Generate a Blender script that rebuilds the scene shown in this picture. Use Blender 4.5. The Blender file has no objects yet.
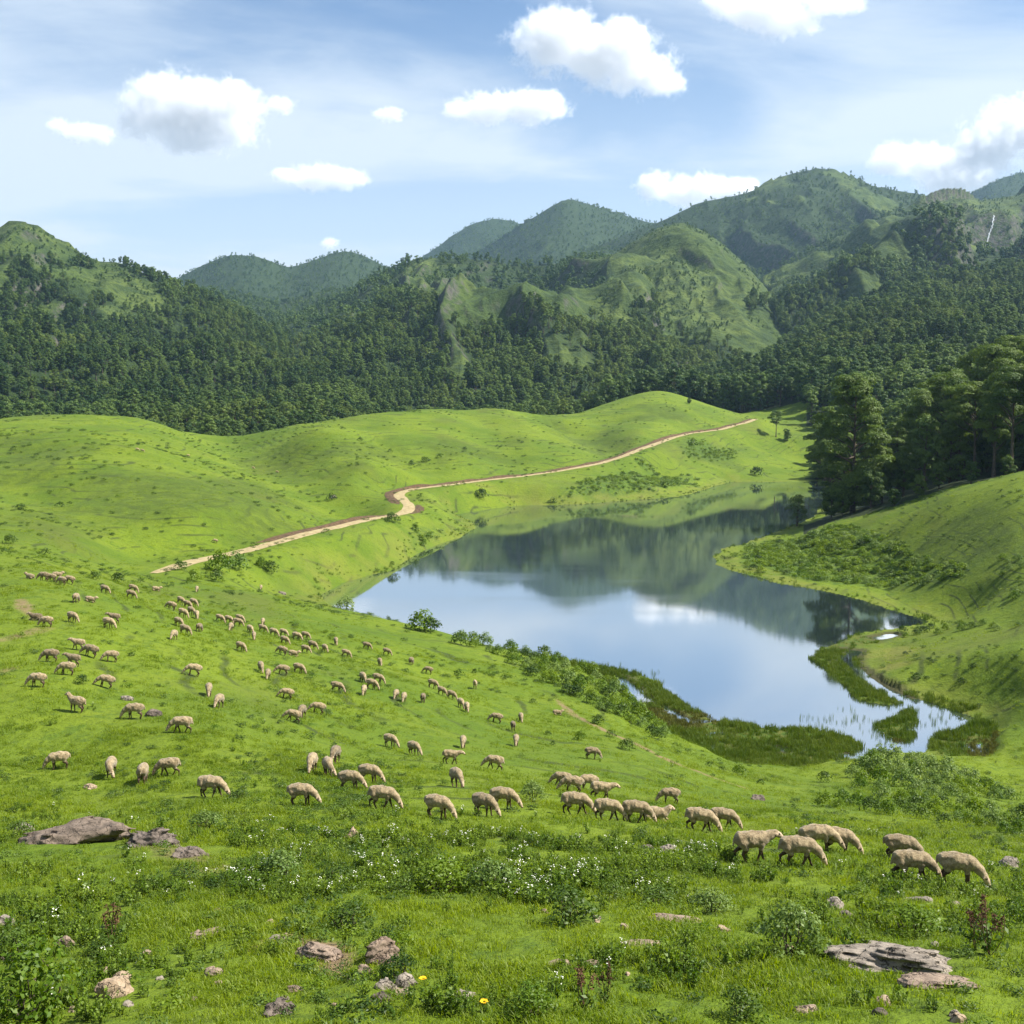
import bpy, math, random
import numpy as np
R = math.radians
scene = bpy.context.scene
COL = scene.collection
rng = np.random.default_rng(7)
random.seed(7)

# ------------------------------------------------------------------ camera, sky, sun, exposure
FPX, CX, CY, CAMZ, HV = 1100.0, 512.0, 512.0, 35.0, 398.0
PITCH = math.atan((CY - HV) / FPX)
cam_d = bpy.data.cameras.new('camera')
cam_d.sensor_width = 36.0
cam_d.lens = 36.0 * FPX / 1024.0
cam_d.clip_start = 0.3
cam_d.clip_end = 40000.0
cam = bpy.data.objects.new('camera', cam_d)
cam.location = (0, 0, CAMZ)
cam.rotation_euler = (math.pi / 2 - PITCH, 0, 0)
COL.objects.link(cam)
scene.camera = cam

SUN_EL, SUN_AZ = R(50), R(92)          # azimuth measured from +Y (view direction) towards +X
SUN_DIR = np.array([math.sin(SUN_AZ) * math.cos(SUN_EL), math.cos(SUN_AZ) * math.cos(SUN_EL), math.sin(SUN_EL)])
sun_d = bpy.data.lights.new('sun', 'SUN')
sun_d.energy = 5.0
sun_d.angle = R(0.53)
sun_d.color = (1.0, 0.955, 0.87)
sun = bpy.data.objects.new('sun', sun_d)
sun.rotation_euler = (math.pi / 2 - SUN_EL, 0, math.pi - SUN_AZ)
sun.location = (0, 0, 3000)
COL.objects.link(sun)

scene.view_settings.view_transform = 'Standard'
scene.view_settings.look = 'None'
scene.view_settings.exposure = 1.15
scene.view_settings.gamma = 1.0
scene.render.engine = 'CYCLES'
scene.cycles.use_denoising = True
scene.cycles.max_bounces = 14
scene.cycles.diffuse_bounces = 3
scene.cycles.glossy_bounces = 3
scene.cycles.transmission_bounces = 3
scene.cycles.transparent_max_bounces = 8
scene.cycles.volume_bounces = 12
scene.cycles.volume_step_rate = 0.2
scene.cycles.sample_clamp_indirect = 6.0
scene.cycles.caustics_reflective = False
scene.cycles.caustics_refractive = False

# node helpers
class NT:
    def __init__(s, tree): s.t = tree; s.n = tree.nodes; s.l = tree.links
    def new(s, typ, **kw):
        n = s.n.new(typ)
        for k, v in kw.items():
            if k.startswith('i_'):
                n.inputs[k[2:].replace('_', ' ')].default_value = v
            else: setattr(n, k, v)
        return n
    def put(s, sock, v):
        if hasattr(v, 'is_linked'): s.l.new(v, sock)
        else: sock.default_value = v
    def math(s, op, a, b=None, c=None, clamp=False):
        n = s.n.new('ShaderNodeMath'); n.operation = op; n.use_clamp = clamp
        s.put(n.inputs[0], a)
        if b is not None: s.put(n.inputs[1], b)
        if c is not None: s.put(n.inputs[2], c)
        return n.outputs[0]
    def vmath(s, op, a, b=None, out=0):
        n = s.n.new('ShaderNodeVectorMath'); n.operation = op
        s.put(n.inputs[0], a)
        if b is not None:
            s.put(n.inputs[3] if op == 'SCALE' else n.inputs[1], b)
        return n.outputs['Value'] if op in ('DOT_PRODUCT', 'LENGTH', 'DISTANCE') else n.outputs[0]
    def noise(s, vec, scale, detail=4, rough=0.55, dist=0.0, color=False):
        n = s.n.new('ShaderNodeTexNoise')
        s.put(n.inputs['Vector'], vec)
        n.inputs['Scale'].default_value = scale; n.inputs['Detail'].default_value = detail
        n.inputs['Roughness'].default_value = rough; n.inputs['Distortion'].default_value = dist
        return n.outputs['Color' if color else 'Fac']
    def ss(s, v, a, b):                      # smoothstep
        n = s.n.new('ShaderNodeMapRange'); n.interpolation_type = 'SMOOTHSTEP'
        s.put(n.inputs[0], v); s.put(n.inputs[1], a); s.put(n.inputs[2], b)
        return n.outputs[0]
    def mix(s, f, a, b):
        n = s.n.new('ShaderNodeMix'); n.data_type = 'RGBA'
        s.put(n.inputs[0], f)
        s.put(n.inputs[6], (*a, 1) if isinstance(a, tuple) and len(a) == 3 else a)
        s.put(n.inputs[7], (*b, 1) if isinstance(b, tuple) and len(b) == 3 else b)
        return n.outputs[2]
    def attr(s, name, out='Fac'):
        n = s.n.new('ShaderNodeAttribute'); n.attribute_name = name
        return n.outputs[out]

# sky: Nishita plus thin high veils of cirrus
world = bpy.data.worlds.new('World'); scene.world = world
world.use_nodes = True
W = NT(world.node_tree); W.n.clear()
sky = W.new('ShaderNodeTexSky', sky_type='NISHITA', sun_disc=False, sun_elevation=SUN_EL, sun_rotation=SUN_AZ,
            altitude=1800.0, air_density=1.0, dust_density=0.6, ozone_density=1.3)
geo = W.new('ShaderNodeTexCoord')
d = W.vmath('NORMALIZE', geo.outputs['Generated'])
sx = W.new('ShaderNodeSeparateXYZ'); W.l.new(d, sx.inputs[0])
zc = W.math('MAXIMUM', sx.outputs[2], 0.02)
k = W.math('DIVIDE', 1.0, W.math('ADD', zc, 0.10))
cv = W.new('ShaderNodeCombineXYZ')
W.put(cv.inputs[0], W.math('MULTIPLY', sx.outputs[0], k)); W.put(cv.inputs[1], W.math('MULTIPLY', sx.outputs[1], k))
cm = W.new('ShaderNodeMapping'); W.l.new(cv.outputs[0], cm.inputs[0])
cm.inputs['Rotation'].default_value = (0, 0, R(-14)); cm.inputs['Scale'].default_value = (0.42, 0.66, 1)
cm.inputs['Location'].default_value = (1.35, 0.35, 0)
n1 = W.noise(cm.outputs[0], 1.25, 7, 0.52, 0.6)
n2 = W.noise(cm.outputs[0], 4.0, 6, 0.6, 0.5)
vn = W.math('ADD', W.math('MULTIPLY', n1, 0.78), W.math('MULTIPLY', n2, 0.22))
veil = W.ss(vn, 0.40, 0.63)
low = W.ss(sx.outputs[2], 0.36, 0.09)                 # the air whitens towards the horizon
veil = W.math('ADD', W.math('MULTIPLY', veil, 0.80), W.math('MULTIPLY', low, 0.66), clamp=True)
hs_ = W.new('ShaderNodeHueSaturation'); hs_.inputs['Saturation'].default_value = 1.08; hs_.inputs['Value'].default_value = 1.12
W.l.new(sky.outputs[0], hs_.inputs['Color'])
skyc = W.mix(veil, hs_.outputs[0], (5.5, 6.15, 6.95))
bg = W.new('ShaderNodeBackground'); bg.inputs['Strength'].default_value = 0.066
W.l.new(skyc, bg.inputs[0])
wo = W.new('ShaderNodeOutputWorld'); W.l.new(bg.outputs[0], wo.inputs[0])

# ------------------------------------------------------------------ pixel -> place helpers
cp, sp_ = math.cos(PITCH), math.sin(PITCH)
def ray(u, v):
    a = (np.asarray(u, float) - CX) / FPX; b = (CY - np.asarray(v, float)) / FPX
    return a, cp + b * sp_, -sp_ + b * cp
def P(u, v, Y):                 # the point at forward distance Y seen at that pixel
    dx, dy, dz = ray(u, v); t = Y / dy
    return np.array([dx * t, Y, CAMZ + dz * t])
def WP(u, v, z=0.0):            # the point on the water plane seen at that pixel
    dx, dy, dz = ray(u, v); t = (z - CAMZ) / dz
    return np.array([dx * t, dy * t])

# ------------------------------------------------------------------ noise in numpy
def _hash(ix, iy, iz, seed):
    h = (ix * 374761393 + iy * 668265263 + iz * 1274126177 + seed * 974634511) & 0xFFFFFFFF
    h = ((h ^ (h >> 13)) * 1274126177) & 0xFFFFFFFF
    h = ((h ^ (h >> 16)) * 2246822519) & 0xFFFFFFFF
    return ((h ^ (h >> 15)) & 0xFFFFFF) / float(0xFFFFFF)
def vnoise(x, y, z=None, seed=0):
    """smooth value noise in -1..1 (2-D when z is None)"""
    x = np.asarray(x, float); y = np.asarray(y, float)
    ix = np.floor(x).astype(np.int64); iy = np.floor(y).astype(np.int64)
    fx = x - ix; fy = y - iy
    fx = fx * fx * fx * (fx * (fx * 6 - 15) + 10); fy = fy * fy * fy * (fy * (fy * 6 - 15) + 10)
    def layer(iz):
        a = _hash(ix, iy, iz, seed); b = _hash(ix + 1, iy, iz, seed)
        c = _hash(ix, iy + 1, iz, seed); e = _hash(ix + 1, iy + 1, iz, seed)
        return (a + (b - a) * fx) * (1 - fy) + (c + (e - c) * fx) * fy
    if z is None: return layer(np.int64(0)) * 2 - 1
    z = np.asarray(z, float); iz = np.floor(z).astype(np.int64); fz = z - iz; fz = fz * fz * (3 - 2 * fz)
    return (layer(iz) * (1 - fz) + layer(iz + 1) * fz) * 2 - 1
def fbm(x, y, z=None, oct=5, seed=0, gain=0.5):
    s = 0; a = 1.0; tot = 0
    for o in range(oct):
        f = 2.03 ** o
        s = s + a * vnoise(x * f + o * 17.3, y * f - o * 9.1, None if z is None else z * f, seed + o); tot += a; a *= gain
    return s / tot
def ridged(x, y, oct=4, seed=0):
    s = 0; a = 1.0; tot = 0
    for o in range(oct):
        f = 2.1 ** o
        s = s + a * (1 - np.abs(vnoise(x * f + o * 5.7, y * f + o * 3.3, None, seed + o)) * 1.6); tot += a; a *= 0.5
    return s / tot
def sstep(a, b, x):
    t = np.clip((x - a) / (b - a), 0, 1); return t * t * (3 - 2 * t)

# ------------------------------------------------------------------ object helpers
def link(o, parent=None):
    COL.objects.link(o)
    if parent is not None: o.parent = parent
    return o
def tag(o, label=None, cat=None, group=None, kind=None):
    if label: o['label'] = label
    if cat: o['category'] = cat
    if group: o['group'] = group
    if kind: o['kind'] = kind
    return o
def mesh_from(name, verts, faces, mats=(), smooth=True, mat_idx=None, attrs=None):
    """verts (n,3), faces (m,k) array or list of such arrays"""
    me = bpy.data.meshes.new(name)
    verts = np.asarray(verts, np.float32)
    fl = [np.asarray(f, np.int32) for f in (faces if isinstance(faces, list) else [faces]) if len(f)]
    me.vertices.add(len(verts)); me.vertices.foreach_set('co', verts.ravel())
    loops = np.concatenate([f.ravel() for f in fl]) if fl else np.zeros(0, np.int32)
    sizes = np.concatenate([np.full(len(f), f.shape[1], np.int32) for f in fl]) if fl else np.zeros(0, np.int32)
    me.loops.add(len(loops)); me.loops.foreach_set('vertex_index', loops)
    me.polygons.add(len(sizes))
    st = np.concatenate([[0], np.cumsum(sizes)[:-1]]).astype(np.int32) if len(sizes) else sizes
    me.polygons.foreach_set('loop_start', st); me.polygons.foreach_set('loop_total', sizes)
    if smooth: me.polygons.foreach_set('use_smooth', np.ones(len(sizes), bool))
    if mat_idx is not None: me.polygons.foreach_set('material_index', np.asarray(mat_idx, np.int32))
    for m in mats: me.materials.append(m)
    for k_, v_ in (attrs or {}).items():
        a = me.attributes.new(k_, 'FLOAT', 'POINT'); a.data.foreach_set('value', np.asarray(v_, np.float32))
    me.update(calc_edges=True)
    return me
def obj(name, me, parent=None):
    return link(bpy.data.objects.new(name, me), parent)
def empty(name, loc, rz=0.0, scale=1.0):
    o = bpy.data.objects.new(name, None); o.empty_display_size = 0.2
    o.location = loc; o.rotation_euler = (0, 0, rz); o.scale = (scale,) * 3
    return link(o)

def surface_nets(fn, lo, hi, h):
    """mesh of fn<0 on a grid: one continuous closed skin"""
    lo = np.array(lo, float); hi = np.array(hi, float)
    n = np.maximum(3, np.ceil((hi - lo) / h).astype(int) + 1)
    ax = [lo[i] + h * np.arange(n[i]) for i in range(3)]
    X, Y, Z = np.meshgrid(*ax, indexing='ij')
    F = fn(X, Y, Z)
    S = F < 0
    c = np.zeros(tuple(n - 1)); acc = np.zeros(tuple(n - 1) + (3,)); 
    def cs(A, o): return A[o[0]:o[0] + n[0] - 1, o[1]:o[1] + n[1] - 1, o[2]:o[2] + n[2] - 1]
    corners = [(i, j, k) for i in (0, 1) for j in (0, 1) for k in (0, 1)]
    for a in corners:
        for axis in range(3):
            if a[axis]: continue
            b = list(a); b[axis] = 1; b = tuple(b)
            fa, fb = cs(F, a), cs(F, b)
            m = cs(S, a) != cs(S, b)
            t = np.where(m, fa / np.where(m, fa - fb, 1), 0)
            p = np.array(a, float)[None, None, None, :] * np.ones(m.shape + (1,)); p[..., axis] += t
            acc += np.where(m[..., None], p, 0); c += m
    act = c > 0
    idx = np.full(act.shape, -1, np.int64); idx[act] = np.arange(act.sum())
    cells = np.argwhere(act)
    verts = lo + h * (cells + acc[act] / c[act][:, None])
    faces = []
    for axis in range(3):
        u, w = (axis + 1) % 3, (axis + 2) % 3
        sl0 = [slice(None)] * 3; sl1 = [slice(None)] * 3
        sl0[axis] = slice(0, -1); sl1[axis] = slice(1, None)
        e0, e1 = S[tuple(sl0)], S[tuple(sl1)]
        q = np.argwhere(e0 != e1)
        q = q[(q[:, u] > 0) & (q[:, w] > 0) & (q[:, u] < n[u] - 1) & (q[:, w] < n[w] - 1)]
        if not len(q): continue
        def at(du, dw):
            r = q.copy(); r[:, u] -= du; r[:, w] -= dw
            return idx[r[:, 0], r[:, 1], r[:, 2]]
        f = np.stack([at(1, 1), at(0, 1), at(0, 0), at(1, 0)], 1)
        fl = ~e0[q[:, 0], q[:, 1], q[:, 2]]
        f[fl] = f[fl][:, ::-1]
        faces.append(f)
    return verts, np.concatenate(faces)
# ------------------------------------------------------------------ terrain
# (pixel u, pixel v, forward distance Y): where the photograph's ground lies
CTRL = [
 (0,1024,12),(256,1024,11.5),(512,1024,11),(768,1024,11),(1024,1024,11),
 (0,930,17),(300,940,15.5),(512,940,15),(768,950,14.2),(1024,950,14.2),
 (0,840,29),(150,845,27),(300,850,26),(420,850,26),(520,870,23),(680,890,20.5),(1024,900,22),
 (60,768,46),(170,775,42),(210,797,37.5),(300,805,37),(380,808,35),(437,815,34),(500,810,36),(575,812,36.5),
 (605,822,34),(690,830,33.5),(750,862,26.5),(800,868,25),(835,852,28.5),(910,882,24.3),(955,885,24),
 (183,732,50),(135,718,54),(38,687,58),(77,711,54),(44,628,76),(45,583,95),(0,600,88),(0,660,66),(0,720,53),
 (240,650,88),(285,699,73),(222,625,106),(108,628,80),(110,690,61),(188,610,108),(170,598,114),
 (385,656,110),(428,674,105),(390,748,62),(449,762,56),(493,768,58),(561,785,52),(557,720,94),(496,722,86),
 (670,804,50),(400,700,82),(340,690,82),(690,800,54),
 (300,617,128),(360,628,131),(420,638,133),(480,648,134),(550,663,134),(600,692,112),(640,742,87),(660,735,104),
 (700,772,76),(780,802,66),(760,780,85),(740,762,99),(820,772,94),(850,790,80),(830,806,63),(900,800,73),
 (960,790,81),(1024,800,80),(900,826,50),(1024,830,48),(1024,785,92),
 (190,590,137),(190,575,165),(160,573,164),(250,590,152),(250,577,186),(300,590,186),(100,590,101),(100,575,118),
 (100,560,150),(0,560,112),(0,545,136),(0,500,205),(0,460,285),(0,420,430),(60,530,172),(60,416,430),
 (100,500,222),(150,540,192),(150,500,242),(150,470,292),(150,440,365),(150,419,450),(230,433,445),(230,450,385),
 (250,500,272),(250,540,217),(300,470,335),(300,425,460),(300,520,252),(270,553,205),(330,540,231),(340,505,290),
 (380,520,272),(405,510,296),(398,495,322),(440,486,346),(430,505,318),(520,476,386),(520,450,425),(380,450,402),
 (380,410,490),(440,405,505),(500,408,515),(440,430,447),(440,460,392),(560,419,520),(600,434,520),(600,463,422),
 (560,470,402),(640,449,455),(640,470,422),(600,407,610),(660,394,650),(620,399,640),(700,401,650),(750,419,620),
 (670,438,505),(720,430,545),(755,422,585),(670,415,575),(720,460,485),(700,480,442),(760,445,545),(800,440,595),
 (800,460,535),(820,470,520),
 (1024,480,215),(950,493,232),(880,513,250),(830,527,262),(1024,520,190),(1024,560,170),(950,540,205),(950,580,183),
 (880,560,222),(880,540,234),(1024,600,153),(950,600,178),
 (1024,623,140),(960,633,148),(1024,660,118),(960,670,125),(1024,700,113),(900,655,142),(1024,745,104),(960,700,116),
 (-250,600,84),(-250,432,430),(-250,520,170),(-250,760,44),(-250,660,64),(1270,800,55),(1270,620,132),(1270,480,205),(1270,700,100),
 (-120,425,430),(1150,480,212),(-250,900,19),(1270,900,20),
]
CTRLZ = [  # (pixel column u, Y, height above the camera)
 (512,1,-1.9),(512,2.5,-2.6),(0,2.5,-2.6),(1024,2.5,-2.6),(-300,2.5,-2.6),(1324,2.5,-2.6),(512,5.5,-4.1),(0,5.5,-4.2),(1024,5.5,-4.2),
 (-300,1,-1.9),(1324,1,-1.9),(-300,12,-6.8),(1324,12,-6.8),
 (-250,560,-22),(0,560,-22),(150,570,-26),(300,570,-24),(440,620,-22),(560,640,-14),(600,800,-24),(720,780,-22),(0,750,-24),(-250,750,-22),
 (300,750,-24),(800,720,-22),(450,800,-22),(900,800,-6),(1100,800,6),(1270,800,12),
 (1024,270,-19),(900,310,-29),(860,330,-32.5),(1024,360,-12),(940,370,-24),(1024,470,-3),(920,480,-17),(1150,360,-6),(850,480,-27),
 (1024,147,-31.3),(970,151,-32.6),(1270,300,-8),(1270,470,8),(0,1000,-10),(300,1000,-14),(600,1000,-14),(900,1000,10),(1200,1000,30),(-250,1000,-8),
]
cps = [P(*c) for c in CTRL] + [np.array([(u - CX) / FPX * Y, Y, CAMZ + z]) for u, Y, z in CTRLZ]
cps = np.array(cps)
def warp(x, Y): return np.stack([2.6 * x / Y, np.log(Y)], -1)
cq = warp(cps[:, 0], cps[:, 1])
def phi(r2): return 0.5 * r2 * np.log(r2 + 1e-9)
N = len(cq)
d2 = ((cq[:, None] - cq[None]) ** 2).sum(-1)
A_ = np.zeros((N + 3, N + 3)); A_[:N, :N] = phi(d2) + np.eye(N) * 6e-3
A_[:N, N] = 1; A_[:N, N + 1:] = cq; A_[N:, :N] = A_[:N, N:].T
# interpolate height over Y (the slope as seen), which keeps near detail and far detail alike
val = (cps[:, 2] - CAMZ) / cps[:, 1] ** 0.5
sol = np.linalg.solve(A_, np.concatenate([val, np.zeros(3)]))
def tps(Aq, Sq):
    q = np.stack([2.6 * Aq, Sq], -1).reshape(-1, 2); out = np.empty(len(q))
    for i in range(0, len(q), 20000):
        c = q[i:i + 20000]
        dd = ((c[:, None] - cq[None]) ** 2).sum(-1)
        out[i:i + 20000] = phi(dd) @ sol[:N] + sol[N] + c @ sol[N + 1:]
    return out.reshape(np.shape(Aq))

gA = np.concatenate([np.linspace(-0.80, -0.50, 70, endpoint=False), np.linspace(-0.50, 0.50, 860, endpoint=False), np.linspace(0.50, 0.80, 71)])
gS = np.concatenate([np.linspace(0.0, math.log(8), 60, endpoint=False), np.linspace(math.log(8), math.log(640), 860, endpoint=False), np.linspace(math.log(640), math.log(7000), 640)])
# coarse evaluation, then smooth (Catmull-Rom) refinement
cA = np.linspace(-0.82, 0.82, 165); cS = np.linspace(-0.1, math.log(1100), 240)
CG = tps(*np.meshgrid(cA, cS))
def cubic_resample(G, pos, axis):
    G = np.moveaxis(G, axis, 0); n = G.shape[0]
    i = np.clip(np.floor(pos).astype(int), 1, n - 3); t = (pos - i)
    t = np.clip(t, 0, 1).reshape(-1, *([1] * (G.ndim - 1)))
    p0, p1, p2, p3 = G[i - 1], G[i], G[i + 1], G[i + 2]
    r = 0.5 * (2 * p1 + (p2 - p0) * t + (2 * p0 - 5 * p1 + 4 * p2 - p3) * t * t + (3 * p1 - p0 - 3 * p2 + p3) * t ** 3)
    return np.moveaxis(r, 0, axis)
Sclip = np.minimum(gS, math.log(1050))
T = cubic_resample(CG, (Sclip - cS[0]) / (cS[1] - cS[0]), 0)
T = cubic_resample(T, (gA - cA[0]) / (cA[1] - cA[0]), 1)
GY = np.exp(gS)[:, None] * np.ones_like(gA)[None]
GX = GY * gA[None]
GZ = CAMZ + T * np.minimum(GY, 1050) ** 0.5

def poly_sd(px, py, poly, closed=True):
    """distance to a polygon (negative inside) or to a polyline"""
    x = px.ravel(); y = py.ravel(); dm = np.full(x.shape, 1e18); ins = np.zeros(x.shape, bool)
    n = len(poly)
    for i in range(n if closed else n - 1):
        a = poly[i]; b = poly[(i + 1) % n]; ab = b - a
        t = np.clip(((x - a[0]) * ab[0] + (y - a[1]) * ab[1]) / (ab @ ab + 1e-12), 0, 1)
        dm = np.minimum(dm, (x - a[0] - t * ab[0]) ** 2 + (y - a[1] - t * ab[1]) ** 2)
        if closed:
            c = (a[1] > y) != (b[1] > y)
            with np.errstate(divide='ignore', invalid='ignore'):
                ins ^= c & (x < (b[0] - a[0]) * (y - a[1]) / (b[1] - a[1]) + a[0])
    dm = np.sqrt(dm); dm[ins] *= -1
    return dm.reshape(px.shape)

# meadow relief: folds between the mounds, hummocks, terraces
nearw = sstep(700, 550, GY)
GZ += nearw * (0.55 * fbm(GX / 26, GY / 26, oct=3, seed=3) * sstep(20, 110, GY) + 0.22 * fbm(GX / 7, GY / 7, oct=3, seed=5) * sstep(6, 40, GY)
               + 0.07 * fbm(GX / 1.7, GY / 1.7, oct=4, seed=9) * sstep(300, 60, GY) + 0.05 * fbm(GX / .6, GY / .6, oct=3, seed=19) * sstep(60, 25, GY))
GZ += nearw * sstep(120, 220, GY) * 2.4 * fbm(GX / 55, GY / 42, oct=4, seed=23)
def along(line, X_, Y_):
    L = np.array([P(*q)[:2] for q in line]); return poly_sd(X_, Y_, L, False)
rf = np.where((np.exp(gS) > 130) & (np.exp(gS) < 640))[0]; sf = slice(rf[0], rf[-1] + 1)
for line, am, wd in (([(224,431,455),(262,455,380),(310,482,325),(350,503,288)], -5.5, 17), ([(70,448,320),(120,457,300),(190,490,250),(240,525,222)], 5.0, 22), ([(322,446,405),(335,458,385),(375,492,318)], 4.5, 16),
                     ([(556,428,530),(600,447,480),(632,457,440)], -5.0, 15), ([(470,420,505),(495,445,440),(520,468,400)], -3.0, 14), ([(0,480,240),(70,505,210),(140,545,185)], -3.0, 12), ([(660,400,640),(655,420,560),(640,440,490)], 3.0, 18)):
    GZ[sf] += am * np.exp(-(along(line, GX[sf], GY[sf]) / wd) ** 2)
tf = GZ / 1.15 + 1.3 * fbm(GX / 22, GY / 22, oct=3, seed=31)
terr = (tf - np.floor(tf)); terr = sstep(0.0, 0.75, terr) - terr
GZ += nearw * (0.30 + .15 * sstep(110, 200, GY)) * terr * sstep(24, 60, GY) * np.where((GX / GY > .14) & (GY < 330) & (GY > 100), .12, 1.0) * np.clip(0.5 + 1.2 * fbm(GX / 45, GY / 45, oct=2, seed=41), 0, 1)

# lake: shoreline read off the photograph on the water plane
LAKE = [(326,603),(323,592),(326,584),(345,579),(362,576),(385,571),(398,567),(402,560),(409,554),(433,545),(458,538),(475,528),(469,519),(450,513),
 (444,509),(460,506),(500,506),(553,505),(584,504),(628,500),(680,497),(710,488),(730,482),(774,482),(818,481),(828,488),(824,505),(812,518),(800,524),(783,529),
 (751,541),(722,549),(714,556),(717,565),(741,574),(779,584),(826,592),(874,604),(915,617),(934,623),(906,627),(858,635),(839,644),
 (820,649),(819,661),(839,677),(864,699),(890,706),(915,699),(945,709),(972,719),(965,728),(940,733),(930,742),(925,753),(905,753),(864,749),
 (847,737),(815,730),(759,730),(715,721),(687,711),(674,699),(659,686),(634,675),(615,671),(587,666),(559,660),(546,657),(500,648),
 (450,638),(400,628),(360,617)]
def wpoly(pix): return np.array([WP(u, v) for u, v in pix])
lake_poly = wpoly(LAKE)
MARSH = [wpoly(p) for p in (
 [(545,655),(559,660),(615,670),(674,699),(715,720),(760,729),(815,729),(848,737),(866,750),(845,766),(800,780),(740,774),(690,748),(640,716),(590,690),(560,672)],
 [(860,633),(838,642),(819,648),(817,661),(839,679),(868,702),(900,706),(908,698),(885,688),(858,664),(856,650),(885,642)],
 [(940,733),(966,727),(978,716),(1000,735),(985,768),(955,764),(930,748)],
 [(868,724),(890,712),(915,706),(928,722),(912,744),(885,746)])]
CHAN = [(wpoly(p), w) for p, w in (
 ([(853,652),(845,660),(862,677),(882,690),(905,700)],1.1), ([(880,638),(893,635)],1.0), ([(617,679),(630,688),(644,700)],1.3), ([(664,708),(690,722)],0.6),
 ([(866,750),(852,763),(840,771)],0.9), ([(775,749),(790,750)],.8))]
rs = np.where((np.exp(gS) > 84) & (np.exp(gS) < 560))[0]; sl = slice(rs[0], rs[-1] + 1)
LX, LY, LZ = GX[sl], GY[sl], GZ[sl]
dl = poly_sd(LX, LY, lake_poly)
dl = dl + 1.5 * fbm(LX / 8, LY / 8, oct=4, seed=51)
mm = np.full(LX.shape, 1e9)
for m in MARSH: mm = np.minimum(mm, poly_sd(LX, LY, m))
mw = sstep(1.5, -1.5, mm + 1.2 * fbm(LX / 5, LY / 5, oct=3, seed=53))
land = np.maximum(LZ, 0.14 + 0.012 * np.maximum(dl, 0))
fade = sstep(0.0, 11.0, dl)
land = land * fade + (0.06 + 0.055 * np.maximum(dl, 0)) * (1 - fade)
bed = -0.15 - 0.10 * np.maximum(-dl, 0) ** 0.9
Znew = np.where(dl > 0, land, bed)
zm = 0.10 + 0.26 * fbm(LX / 4.2, LY / 2.6, oct=4, seed=57)
Znew = Znew * (1 - mw) + zm * mw
dch = np.full(LX.shape, 1e9)
for c, w in CHAN: dch = np.minimum(dch, poly_sd(LX, LY, c, False) / w)
dch = dch * (1 + .35 * fbm(LX / 2.2, LY / 2.2, oct=3, seed=59))
Znew = np.where((dch < 1.6) & (Znew < 1.3), np.minimum(Znew, -0.32 + 0.36 * np.clip(dch, 0, 2)), Znew)
near_lake = (dl < 60)
GZ[sl] = np.where(near_lake | (LZ < .3), Znew, LZ)
marsh = np.zeros_like(GZ); marsh[sl] = mw
shore = np.zeros_like(GZ); shore[sl] = sstep(7.0, 0.5, dl) * (dl > -1)
chan = np.zeros_like(GZ); chan[sl] = sstep(2.6, 1.2, dch)

# the dirt road's bench, cut into the slopes: (pixel u, v, forward distance)
ROAD3 = [(147,575,160),(168,569.5,168),(190,562,180),(215,557,190),(250,550,200),(275,543,210),(310,533,224),(340,526.5,238),(370,519,258),(392,516,272),(406,513,280),
 (411,508,289),(405,501.5,302),(398,496,316),(401,492,328),(413,489,337),(440,486,347),(480,481,366),(520,476.5,385),(560,471,404),(600,463.5,424),(625,456,440),(641,449,455),(656,444,470),(672,438,492),
 (690,433.5,515),(720,430,545),(745,424.5,572),(757,420,590)]
road3 = np.array([P(*q) for q in ROAD3])
sr = np.where((np.exp(gS) > 140) & (np.exp(gS) < 615))[0]; sq = slice(sr[0], sr[-1] + 1)
RX, RY, RZ = GX[sq], GY[sq], GZ[sq]
rd = np.full(RX.shape, 1e9); rz = np.zeros(RX.shape)
for i in range(len(road3) - 1):
    a, b = road3[i], road3[i + 1]; ab = (b - a)[:2]
    t_ = np.clip(((RX - a[0]) * ab[0] + (RY - a[1]) * ab[1]) / (ab @ ab), 0, 1)
    dd = np.hypot(RX - a[0] - t_ * ab[0], RY - a[1] - t_ * ab[1]); zz = a[2] + t_ * (b[2] - a[2])
    rz = np.where(dd < rd, zz, rz); rd = np.minimum(rd, dd)
wr = sstep(16.0, 2.5, rd)
GZ[sq] = RZ * (1 - wr) + rz * wr

# ---- mountains: each a crest line (pixel u, v) at a depth, falling to the valley
def interp(u, pts):
    p = np.array(pts, float); return np.interp(u, p[:, 0], p[:, 1])
def smooth_interp(u, pts):
    p = list(pts)
    if p[0][0] > -150: p = [(p[0][0] - 90, 440)] + p
    if p[-1][0] < 1150: p = p + [(p[-1][0] + 90, 440)]
    p = np.array(p, float); uu = np.arange(-700, 1800, 4.0); vv = np.interp(uu, p[:, 0], p[:, 1])
    kk = np.exp(-0.5 * (np.arange(-4, 5) / 1.8) ** 2); kk /= kk.sum()
    return np.interp(u, uu, np.convolve(np.pad(vv, 4, 'edge'), kk, 'valid'))
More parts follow.
